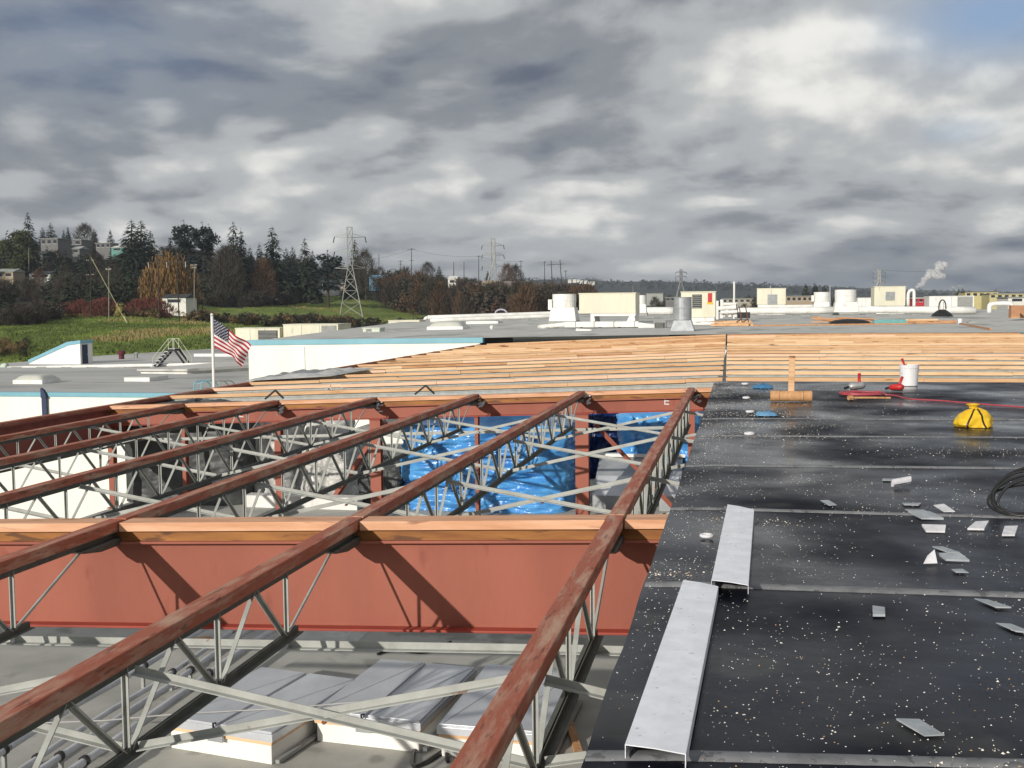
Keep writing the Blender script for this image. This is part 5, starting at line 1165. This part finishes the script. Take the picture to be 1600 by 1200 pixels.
sky_y = lambda x: np.interp(x, [-100, 0, 60, 130, 200, 250, 300, 400, 480, 520, 600, 700, 800, 850, 900], [355, 362, 372, 382, 378, 384, 372, 392, 397, 402, 416, 424, 430, 440, 446])
lst = []
tries = 0
while len(lst) < 1500 and tries < 14000:
    tries += 1
    x = rng.uniform(-140, 900); Y = rng.uniform(318, 820)*(1 if x < 600 else 1.25)
    if 480 < x < 900 and Y < 530: continue
    if 380 < x < 720 and Y < 540: continue
    if 300 < x < 470 and Y < 425: continue
    X = colX(x, Y); z = gz(X, Y)
    kind = rng.choice(4, p=[.40, .26, .12, .22]) if x > 60 else rng.choice(4, p=[.28, .28, .20, .24])
    hmax = atY(x, sky_y(x), Y).z-z
    h = min(hmax, [rng.uniform(9, 17), rng.uniform(7, 12), rng.uniform(4, 9), rng.uniform(3, 7)][kind])
    if h < 2: continue
    # leave openings where the houses stand
    hid = False
    for hx0, hx1, hy0, hy1, HY in [(0, 62, 388, 401, 500), (45, 80, 422, 433, 440), (62, 130, 366, 383, 520), (150, 192, 378, 388, 540), (575, 602, 428, 442, 590), (700, 716, 428, 448, 620), (750, 830, 436, 458, 585), (498, 522, 436, 448, 535), (455, 472, 424, 444, 540), (225, 243, 388, 396, 560), (0, 22, 418, 430, 420)]:
        if Y < HY and hx0-7 < x < hx1+7 and pxcol(X, Y) and (lambda c: 600-F*c.y/-c.z)(W2C @ (Vector((X, Y, z+h))-CAM)) < hy1-2: hid = True
    if hid: h = 2.5; kind = 2
    if 600 < x < 850: h *= .8
    if kind == 0: lst.append((lowc[len(lst) % 2], 0, (X, Y, z-.3), h, 1.0))
    elif kind == 1: lst.append((lowt[len(lst) % 2], 1, (X, Y, z-.3), h, 1.0))
    elif kind == 2: lst.append((lowr[len(lst) % 2], 2, (X, Y, z-.3), h, 1.3))
    else: lst.append((lowr[len(lst) % 2], 3, (X, Y, z-.3), h, 1.4))
scatter('woodland', lst, [m_conif, m_twig, m_bramb, M('dark_evergreen', (.022, .030, .014), (.014, .02, .010), .9, .3)])
# rough meadow grass: tufts over the fields
def tuft_arr(n):
    a = rng.uniform(0, 6.283, n); P = np.stack([rng.normal(0, .5, n), rng.normal(0, .35, n), np.zeros(n)], 1)
    return tris(P, np.stack([np.cos(a), np.sin(a), 0*a], 1)*rng.uniform(.05, .12, n)[:, None], np.stack([rng.normal(0, .15, n), rng.normal(0, .15, n), rng.uniform(.5, 1, n)], 1))
tf = [tuft_arr(7) for _ in range(5)]; gl = []
for i in range(15000):
    x = rng.uniform(-120, 700); Y = rng.uniform(160, 312) if (i % 3 or x < 300) else rng.uniform(395, 530)
    if not is_field(x, Y): continue
    X = colX(x, Y); q = nz((X, Y, 3), .03)+.5*nz((X, Y, 7), .11)
    mi = 2 if q > .44 else (1 if q < .02 else 0)
    gl.append((tf[i % 5], mi, (X, Y, gz(X, Y)-.05), rng.uniform(.35, .8)*(1.5 if mi == 2 else 1), 1.6))
scatter('meadow_grass', gl, [M('tuft_green', (.16, .215, .04), (.11, .155, .03), .9, .2), M('tuft_olive', (.10, .14, .03), (.07, .10, .02), .9, .2), M('tuft_dry', (.30, .24, .10), (.22, .19, .07), .9, .2)])
# hedges and scrub: one mass each
def scrub(name, pts, mm, hs, wd, kind, n, spread):
    l_ = []
    for i in range(n):
        u = rng.uniform(0, len(pts)-1); k = int(u); f = u-k
        x = pts[k][0]*(1-f)+pts[min(k+1, len(pts)-1)][0]*f; Y = pts[k][1]*(1-f)+pts[min(k+1, len(pts)-1)][1]*f+rng.uniform(-spread, spread)
        X = colX(x, Y); l_.append((kind[i % len(kind)], int(rng.integers(0, len(mm))), (X, Y, gz(X, Y)-.3), rng.uniform(*hs), wd))
    return scatter(name, l_, mm)
scrub('scrub', [(-60, 262), (0, 255), (50, 268), (90, 300)], [m_bramb, m_twig], (3, 6), 1.4, lowr+lowt, 60, 14)
scrub('scrub', [(150, 306), (215, 300), (262, 302)], [m_bramb, m_olive, m_drygr], (2, 3.6), 1.3, lowr, 46, 6)
scrub('hedge', [(285, 300), (330, 302), (380, 305), (430, 320), (500, 352), (560, 362)], [m_bramb, m_bramb, m_drygr], (2.2, 4), 1.2, lowr, 120, 9)
scrub('scrub', [(310, 425), (360, 430), (410, 440), (470, 480)], [m_twig, m_bramb], (4, 8), 1.3, lowt+lowr, 80, 14)
scrub('scrub', [(430, 330), (520, 360), (640, 370), (740, 390)], [m_bramb, m_twig], (2.5, 4), 1.4, lowr, 60, 12)
scrub('bare_thicket', [(600, 560), (660, 540), (720, 520), (780, 500), (850, 500), (930, 520)], [m_twig, m_twigr, m_bramb], (9, 16), 1.1, lowt+lowt+lowr, 230, 60)
scrub('scrub', [(-20, 170), (15, 175), (38, 172)], [m_drygr, m_bramb], (1.2, 2.6), 1.2, lowt+lowr, 26, 8)
m_stem = [(60, 3.0), (105, 3.6), (125, 4.2), (150, 4.0), (165, 4.4), (215, 4.2), (235, 4.6), (255, 4.0)]
for i, (x, h) in enumerate(m_stem):
    Y = 298+rr(-3, 8); X = colX(x, Y); nm = ['leftmost red-stemmed bush, half lost in dark scrub', 'red-stemmed bush second from left along the meadow', 'red-stemmed bush at the first utility pole', 'red-stemmed bush behind the first utility pole',
        'red-stemmed bush behind the guyed pole', 'red-stemmed bush right of the yellow bush', 'red-stemmed bush below the willow, left of the double pole', 'red-stemmed bush at the left leg of the double pole'][i]
    t = thing('red_bush', nm, 'bush', (X, Y, gz(X, Y)-.3), 'red bushes along the meadow')
    me = mesh_arr('stems', [np.concatenate([twig_arr(900, .75, .02, .012, .18)])], [m_redbush]); c = bpy.data.objects.new('stems', me); COL.objects.link(c); c.parent = t; c.scale = (h*1.4, h*1.1, h*1.3)
X = colX(188, 294); t = thing('yellow_bush', 'pale yellow-leaved bush between the red bushes', 'bush', (X, 294, gz(X, 294)-.3))
c = bpy.data.objects.new('leaves', mesh_arr('leaves', [crown_arr(500, .5, 8, .05, 1.6)], [M('yellow_leaf', (.42, .36, .10), (.28, .24, .07))])); COL.objects.link(c); c.parent = t; c.scale = (4, 4, 4.4)

# ------------------------------------------------------------------ houses on the hill
def house(x0, x1, ytop, ybot, Y, dep, label, wall, roof, flat=False, wins=3, ridge=.35, name='house', cat='house'):
    a = atY(x0, ybot, Y); c = atY(x1, ytop, Y); H = c.z-a.z; zb = a.z-4
    t = thing(name, label, cat, ((a.x+c.x)/2, Y, zb)); he = c.z-(H*ridge if not flat else .25)
    b = MB(); b.box(a.x, Y, zb, c.x, Y+dep, he); part('wall', b, wall, t)
    b = MB()
    if flat: b.box(a.x-.4, Y-.5, he+.002, c.x+.4, Y+dep+.4, c.z)
    else: b.prism([(Y-.5, he+.002), (Y+dep+.5, he+.002), (Y+dep/2, c.z)], 0, a.x-.4, c.x+.4)
    part('roof', b, roof, t)
    for i in range(wins):
        u = (i+.5)/wins; xx = a.x+(c.x-a.x)*u; ww = (c.x-a.x)/wins*.28
        b = MB(); b.box(xx-ww, Y-.05, he-H*.42, xx+ww, Y-.002, he-H*.12); wn = part('window', b, m_glass, t)
        b = MB(); b.box(xx-ww-.1, Y-.08, he-H*.42-.12, xx+ww+.1, Y-.003, he-H*.42-.001); sub('sill', b, m_whitem, wn, t)
    return t
m_rdark = M('dark_roofing', (.05, .06, .06), (.035, .04, .04)); m_rgrey = M('pale_roofing', (.35, .37, .34), (.28, .3, .28))
m_hw = M('house_white', (.72, .72, .66), (.6, .6, .55)); m_hy = M('house_yellow', (.55, .50, .24), (.45, .4, .2)); m_hg = M('house_grey', (.16, .16, .16), (.12, .12, .12)); m_hb = M('house_blue', (.18, .38, .52), (.15, .32, .45))
m_htan = M('house_tan', (.36, .29, .2), (.3, .24, .17)); m_hmauve = M('house_mauve', (.27, .21, .21), (.22, .17, .17)); m_hteal = M('house_teal', (.12, .3, .27), (.1, .25, .22))
house(-10, 66, 391, 412, 500, 12, 'long dark-roofed house below the olive tree at far left', m_hg, m_rdark, wins=5)
house(46, 78, 423, 436, 440, 8, 'small white shed-roofed house on the lower slope, far left', m_hw, m_rdark, wins=2)
house(-8, 20, 419, 436, 420, 8, 'tan house cut by the left frame edge, low on the slope', m_htan, m_rgrey, wins=2)
house(64, 90, 372, 391, 520, 12, 'pale flat-roofed house on the hill crest beside the broad conifer', m_hg, m_rgrey, True, 3)
house(104, 127, 374, 390, 540, 10, 'grey flat-roofed house on the crest, second from the broad conifer', m_hg, m_rgrey, True, 2)
house(112, 124, 384, 398, 505, 8, 'grey gabled house front below the flat-roofed ones', m_hg, m_rgrey, wins=1)
house(150, 172, 379, 394, 545, 8, 'pale low house right of the rounded leafless tree', m_hg, m_rgrey, True, 3)
house(174, 192, 383, 394, 545, 8, 'small teal house left of the big dark conifer pair', m_hteal, m_hw, wins=1)
house(226, 242, 389, 397, 560, 8, 'white roof glimpsed right of the big dark conifer pair', m_hw, m_hw, wins=1)
house(254, 290, 459, 477, 318, 7, 'white shed behind the double pole, at the foot of the willow', m_hw, m_rdark, wins=1, name='shed', cat='shed')
house(577, 601, 429, 443, 592, 9, 'bright blue house right of the lattice tower', m_hb, m_hb, wins=1)
house(496, 522, 437, 455, 536, 9, 'pale grey house behind the lattice tower, left side', m_hw, m_rdark, wins=1)
house(457, 471, 425, 445, 545, 9, 'pale bluish house among trees left of the lattice tower', m_hg, m_rgrey, wins=1)
house(522, 541, 436, 452, 560, 9, 'tan house hidden behind the left legs of the lattice tower', m_htan, m_rdark, wins=1)
house(625, 638, 436, 450, 600, 9, 'pale shed left of the russet tree', m_hw, m_rdark, wins=0)
house(652, 660, 438, 452, 610, 9, 'pale shed right of the russet tree', m_hw, m_rdark, wins=0)
house(700, 713, 431, 445, 625, 9, 'bright white house in the middle of the wooded slope', m_hw, m_hw, wins=1)
house(730, 744, 443, 454, 600, 9, 'small pale house left of the second pylon', m_hg, m_rgrey, wins=1)
house(752, 776, 438, 455, 590, 9, 'tan barn-like house behind the second pylon', m_htan, m_htan, wins=0)
house(776, 802, 439, 457, 585, 10, 'mauve house right of the second pylon', m_hmauve, m_hmauve, wins=3)
house(800, 826, 440, 460, 600, 12, 'grey balconied block right of the mauve house', m_hg, m_hmauve, True, 4)

# ------------------------------------------------------------------ pylons, poles and wires
def pylon(x, ytop, ybase, Y, wbase, mm, label, style):
    a = atY(x, ytop, Y); g_ = atY(x, ybase, Y); H = a.z-g_.z
    t = thing('lattice_pylon', label, 'pylon', (a.x, Y, g_.z), None, .35)
    r_ = .17*Y/440
    def half(z): return (wbase/2*(1-z/(.60*H))+1.05*(z/(.60*H))) if z < .60*H else 1.05
    if style == 'lattice':
        lv = [0, .14, .27, .39, .50, .60, .70, .80, .90, 1.0]
    else: lv = [0, .33, .55, .78, 1.0]
    for sx in (-1, 1):
        for sy in (-1, 1):
            b = MB(); b.path([(sx*half(v*H), sy*half(v*H)*(1 if style == 'lattice' else .5), v*H) for v in lv], r_, 4); part('leg', b, mm, t, local=True)
    b = MB(); rb = r_*.6
    for i in range(len(lv)-1):
        z0, z1 = lv[i]*H, lv[i+1]*H; h0, h1 = half(z0), half(z1)
        for k in range(4):
            c = [(-1, -1), (1, -1), (1, 1), (-1, 1)]; p, q = c[k], c[(k+1) % 4]
            if style != 'lattice' and i == 0 and k % 2 == 0: continue
            m_ = 1 if style == 'lattice' else .5
            b.path([(p[0]*h0, p[1]*h0*m_, z0), (q[0]*h1, q[1]*h1*m_, z1)], rb, 3); b.path([(q[0]*h0, q[1]*h0*m_, z0), (p[0]*h1, p[1]*h1*m_, z1)], rb, 3)
            b.path([(p[0]*h1, p[1]*h1*m_, z1), (q[0]*h1, q[1]*h1*m_, z1)], rb, 3)
    part('lattice_bracing', b, mm, t, local=True)
    for f in (.60, .76, .90):
        for sx in (-1, 1):
            b = MB(); tip = (sx*6.2, 0, f*H+.3)
            for sy in (-1, 1): b.path([(sx*1.05, sy*1.05*(1 if style == 'lattice' else .5), f*H), tip], rb, 3)
            b.path([(sx*1.05, 0, f*H+1.6), tip], rb, 3); arm = part('crossarm', b, mm, t, local=True)
            b = MB(); b.path([tip, (tip[0]-sx*-.5, 0, tip[2]-2.4)], .22, 5); sub('insulator', b, m_dark, arm, None)
    return t
pylon(546, 355, 517, 440, 11.5, m_galt, 'nearest lattice pylon, standing on the meadow edge behind the left roof', 'lattice')
pylon(770, 373, 482, 640, 14, m_galt, 'second pylon with three pairs of arms beyond the bare thicket', 'slim')
pylon(1064, 421, 470, 1250, 12, m_towd, 'distant pylon behind the marked cream unit', 'slim')
pylon(1374, 421, 468, 1200, 14, m_galt, 'distant pale pylon above the tall cream roof unit', 'slim')
def pole(x, ytop, ybase, Y, label, mm=m_pole, arms=((.93, 1.3),), r=.17, top=None, name='utility_pole', lean=0):
    a = atY(x, ytop, Y); g_ = atY(x+lean, ybase, Y); r *= max(1, Y/420)
    t = thing(name, label, 'pole', (g_.x, Y, g_.z-.2), 'utility poles')
    b = MB(); b.tube((g_.x, Y, g_.z-.2), a, r, 7, r*.62); part('shaft', b, mm, t)
    for f, wd in arms:
        p = g_.lerp(a, f); b = MB(); b.bar((p.x-wd, Y-.2, p.z), (p.x+wd, Y-.2, p.z), .14*max(1, Y/420), .16*max(1, Y/420)); ar = part('crossarm', b, mm, t)
        b = MB()
        for q in (-.9, -.5, .5, .9): b.tube((p.x+wd*q, Y-.2, p.z+.08), (p.x+wd*q, Y-.2, p.z+.34), .06*max(1, Y/420), 5)
        tag(sub('insulators', b, m_whitem, ar, t), None)
    return t
PL = [(141.5, 385, 497, 292, 'pole left of the guyed one on the meadow', m_pole, ((.80, 1.2), (.60, 1.2))), (170, 417, 503, 280, 'shorter pale pole at the foot of the slanting guy', m_polep, ((.95, .8),)),
 (45, 387, 424, 450, 'pale pole before the dark-roofed house', m_polep, ()), (303.5, 412, 478, 315, 'pale pole with short arms right of the willow', m_polep, ((.96, 1.0), (.90, .7))),
 (438, 428, 472, 480, 'pole standing at the edge of the upper meadow', m_polep, ((.97, 1.2),)),
 (592, 397, 448, 560, 'plain dark pole just right of the lattice pylon', m_pole, ()), (626, 407, 444, 640, 'double-armed pole by the pale shed', m_pole, ((.97, 1.6), (.85, 1.3))),
 (643, 388, 430, 640, 'tall crossarm pole, highest on the skyline between pylons', m_pole, ((.97, 2.4), (.55, 1.4))), (709, 409, 436, 700, 'faint plain pole right of the bright white house', m_pole, ()),
 (725, 409, 446, 660, 'plain dark pole left of the second pylon', m_pole, ()), (748, 399, 446, 640, 'dark crossarm pole just left of the second pylon', m_pole, ((.97, 1.6),)),
 (814, 407, 452, 640, 'armed pole right of the mauve house', m_pole, ((.97, 1.5), (.8, 1.2))), (851, 408, 462, 700, 'left pole of the three behind the big white fan', m_pole, ((.97, 1.2),)), (884, 422, 462, 760, 'short pole right of the H-frame', m_pole, ((.96, 1.2),)),
 (989, 446, 470, 900, 'short far pole right of the large cream unit', m_polep, ()), (1148, 440, 474, 700, 'far pale pole behind the pipe cluster', m_polep, ())]
for x, yt, yb, Y, lab, mm, arms in PL: pole(x, yt, yb, Y, lab, mm, arms)
def hframe(x0, x1, yt, yb, Y, yarm, over, label):
    a0, a1 = atY(x0, yt[0], Y), atY(x1, yt[1], Y-8); g0, g1 = atY(x0+3, yb[0], Y), atY(x1+4, yb[1], Y-8)
    t = thing('double_pole', label, 'pole', ((g0.x+g1.x)/2, Y, min(g0.z, g1.z)))
    for a, g_ in ((a0, g0), (a1, g1)):
        b = MB(); b.tube(g_-Vector((0, 0, .2)), a, .2*max(1, Y/420), 7, .13*max(1, Y/420)); part('shaft', b, m_pole, t)
    l_ = atY(x0-over, yarm+1, Y); r2 = atY(x1+over, yarm-.5, Y-8); b = MB(); b.bar(l_, r2, .16*max(1, Y/500), .22*max(1, Y/500)); part('crossarm', b, m_pole, t)
    for u in (.02, .5, .98):
        p = l_.lerp(r2, u); b = MB(); b.tube(p, p-Vector((0, 0, 1.6)), .10*max(1, Y/420), 6); part('insulator', b, m_galv, t)
hframe(246, 276, (392, 390), (500, 507), 290, 409, 15, 'tall double pole with a long crossarm in front of the willow')
hframe(861, 875, (407, 406), (462, 462), 720, 413, 7, 'distant double pole with crossarm above the big white fan')
a = atY(142, 402, 292); c = atY(199, 512, 262); c.z = gz(c.x, 262); b = MB(); b.path([a, c], .07, 5); b.path([c, c+(a-c)*.10+Vector((.25, 0, 0))], .14, 6); tag(b.build('guy_wire', M('yellow_grey', (.40, .40, .22)), None, tuple(c)), 'pale slanting guy wire from the pole to the meadow', 'guy wire')
def wire(pa, Ya, pb, Yb, sag, label, r=.035):
    a, c = atY(*pa, Ya), atY(*pb, Yb); b = MB(); b.path([a.lerp(c, i/14)-Vector((0, 0, sag*4*(i/14)*(1-i/14))) for i in range(15)], r, 4)
    tag(b.build('power_line', m_dark, None, tuple(a)), label, 'power line')
wire((643, 389.5), 640, (748, 400.5), 640, 1.6, 'sagging power line between the two crossarm poles left of the second pylon', .05)
wire((643, 389.5), 640, (546, 410), 640, 1.2, 'power line from the tall crossarm pole towards the nearest pylon', .05)
wire((748, 400.5), 640, (814, 408.5), 640, 1.0, 'power line passing behind the second pylon', .05)
wire((1374, 422), 1200, (1475, 423), 1200, 1, 'thin power line running right from the distant pale pylon', .10)

# ------------------------------------------------------------------ far valley, town and ridges
def ridge(name, pts, Y, dep):
    b = MB(); ns = 120; P = [atY(x, y, Y) for x, y in pts]; xs = [p.x for p in P]; zs = [p.z for p in P]
    def f(u, v):
        x = xs[0]+(xs[-1]-xs[0])*u; z = np.interp(x, xs, zs); q = [0, .35, .75, 1, .8][round(v*4)]
        return (x, Y+dep*(v-.75)+60*nz((u*20, v*2, Y)), -12+(z+12)*q*(1+.03*nz((u*30, v*3, 1))))
    b.grid(f, ns, 4); return tag(b.build(name, m_far, smooth=True), kind='structure'), (lambda x: np.interp(x, xs, zs)), xs
RZ = {}
for nm, pts, Y, dep in (('hill_ridge', [(740, 446), (830, 437), (900, 436), (960, 440), (1030, 440), (1120, 443), (1200, 447), (1300, 450), (1350, 455), (1450, 461), (1550, 464), (1700, 466)], 3200, 1500),
                        ('far_hills', [(400, 440), (700, 444), (900, 448), (1250, 447), (1400, 452), (1500, 455), (1700, 458)], 5200, 1500)):
    o, f, xs = ridge(nm, pts, Y, dep); l_ = []
    sml = conifer_arr(60, .24, .0, .4, 4.2); smr = crown_arr(50, .5, 5, .0, 5.0)
    for i in range(900 if Y < 4000 else 500):
        x = rng.uniform(xs[0], xs[-1]); v = rng.uniform(-.5, .06); zf = f(x); y = Y+dep*v*.8
        z = -12+(zf+12)*(1+v*.62)-4 if v < 0 else zf-7
        l_.append((sml if rng.random() < .55 else smr, 0, (x, y, z), rng.uniform(7, 15)*(1 if rng.random() < .9 else 1.4), 1.0))
    scatter('far_forest', l_, [m_far])
# pale houses on the far ridge
for i in range(7):
    x = 890+i*6.2+rr(-1.5, 1.5); y = 438+i*.7+rr(-1, 1); a = atY(x, y, 2600); b = MB(); b.box(a.x-4, 2600, a.z-6, a.x+4, 2610, a.z+.6); b.prism([(2599, a.z+.601), (2611, a.z+.601), (2605, a.z+2.6)], 0, a.x-4.5, a.x+4.5)
    tag(b.build('far_house', m_hw, None, (a.x, 2600, a.z-6)), 'one of the pale houses in a row on the blue far ridge', 'house', 'pale houses on the far ridge')
house(1426, 1452, 465, 478, 420, 14, 'red and white low building left of the long low white unit', M('red_wall', (.45, .03, .05), (.38, .025, .04)), m_hw, True, 3, name='low_building', cat='building')
house(1508, 1560, 455, 470, 520, 16, 'long yellow low building behind the U-shaped pipe bend', m_hy, m_hg, True, 5, name='low_building', cat='building')
house(1546, 1600, 458, 472, 500, 16, 'yellow-tan building at the right, above the cardboard boxes', m_hy, m_rgrey, True, 5, name='low_building', cat='building')
house(1575, 1660, 463, 478, 380, 16, 'pale flat building cut by the right frame edge', m_hw, m_rgrey, True, 3, name='low_building', cat='building')
house(1040, 1062, 464, 476, 620, 16, 'low grey building left of the marked cream unit', m_hg, m_rgrey, True, 3, name='low_building', cat='building')
house(1128, 1182, 466, 478, 560, 16, 'low pale building behind the pipe cluster', M('pale_tan', (.42, .38, .3), (.3, .27, .22)), m_rgrey, True, 6, name='low_building', cat='building')
house(1228, 1270, 462, 478, 560, 16, 'low brownish building between the beige unit and the yellow-sided fan', m_htan, m_rgrey, True, 5, name='low_building', cat='building')
house(1010, 1036, 458, 470, 900, 20, 'far grey low roof right of the small white fan', m_rgrey, m_rgrey, True, 0, name='low_building', cat='building')
for i, (x, yt, lab) in enumerate([(1259, 442, 'far narrow conifer left of the yellow-sided fan'), (1273, 440, 'far conifer pair, left tree, above the yellow-sided fan'), (1276, 444, 'far conifer pair, right tree, above the yellow-sided fan'), (1288, 444, 'far conifer above the right edge of the yellow-sided fan'),
     (1498, 450, 'dark conifer behind the long low white unit, left of the antenna'), (1504, 448, 'dark conifer behind the long low white unit, right of the antenna'), (1556, 451, 'dark conifer between the two yellow buildings'), (1592, 457, 'round dark tree at the far right')]):
    tree('conifer' if i < 7 else 'round', i % 2 if i < 7 else 0, x, yt, 620, lab, 'conifer_tree' if i < 7 else 'leafy_tree', 'tree', -5.0, 1.1, 'trees in the far town')
pole(1500, 445, 470, 500, 'thin antenna mast between two dark conifers at far right', m_polep, ((.9, .5),), .1)
pole(1489, 449, 470, 520, 'lamp post with a pale head left of the antenna mast', m_polep, ((.98, .4),), .1, name='lamp_post')
l_ = []
for i in range(420):
    x = rng.uniform(880, 1700); Y = rng.uniform(480, 1600); X = colX(x, Y); z = gz(X, Y); hm = max(1.5, atY(x, 464+rng.uniform(-4, 6), Y).z-z)
    k = rng.integers(0, 3); l_.append(((lowc[0], lowt[0], lowr[0])[k], int(k), (X, Y, z-.3), min(hm, rng.uniform(5, 13)), 1.1))
scatter('town_trees', l_, [m_conifb, m_twig, m_bramb])
# steam plume
base = atY(1433, 448, 900); k = 900/F
b = MB()
for (dx, dy, r) in [(0, 0, 2.2), (4, -3, 3), (8, -5, 4), (10, -10, 5), (14, -15, 6), (18, -19, 6.5), (24, -18, 6.5), (30, -16, 6), (36, -15, 4.5), (28, -24, 5), (30, -30, 6.5), (34, -29, 6), (38, -32, 5)]:
    c = base+Vector((dx*k, rr(-2, 2), -dy*k)); n = 14
    def sp(u, v):
        a = u*6.2832; t = v*3.1416; d = Vector((math.cos(a)*math.sin(t), math.sin(a)*math.sin(t), math.cos(t))); q = c+d*r*k
        return q+d*r*k*(.35*nz(q, .35)+.25*nz(q, .9))
    b.grid(sp, 20, n)
m_steam = bpy.data.materials.new('steam'); m_steam.use_nodes = True; q = m_steam.node_tree; bs = q.nodes['Principled BSDF']; bs.inputs['Base Color'].default_value = (.8, .8, .8, 1); bs.inputs['Roughness'].default_value = 1
bs.inputs['Alpha'].default_value = .22
tag(b.build('steam_plume', m_steam, None, tuple(base), smooth=True), 'small white steam plume above the far town, right of the pale pylon', 'steam')

# ------------------------------------------------------------------ the air itself
b = MB(); b.box(-4200, -420, -19, 4200, 6500, 190)
hz = bpy.data.materials.new('haze_air'); hz.use_nodes = True; q = hz.node_tree; q.nodes.clear()
pv = q.nodes.new('ShaderNodeVolumePrincipled'); pv.inputs['Color'].default_value = (.80, .88, 1, 1); pv.inputs['Density'].default_value = .00011; pv.inputs['Anisotropy'].default_value = .2
oo = q.nodes.new('ShaderNodeOutputMaterial'); q.links.new(pv.outputs[0], oo.inputs['Volume'])
tag(b.build('haze', hz), kind='stuff')
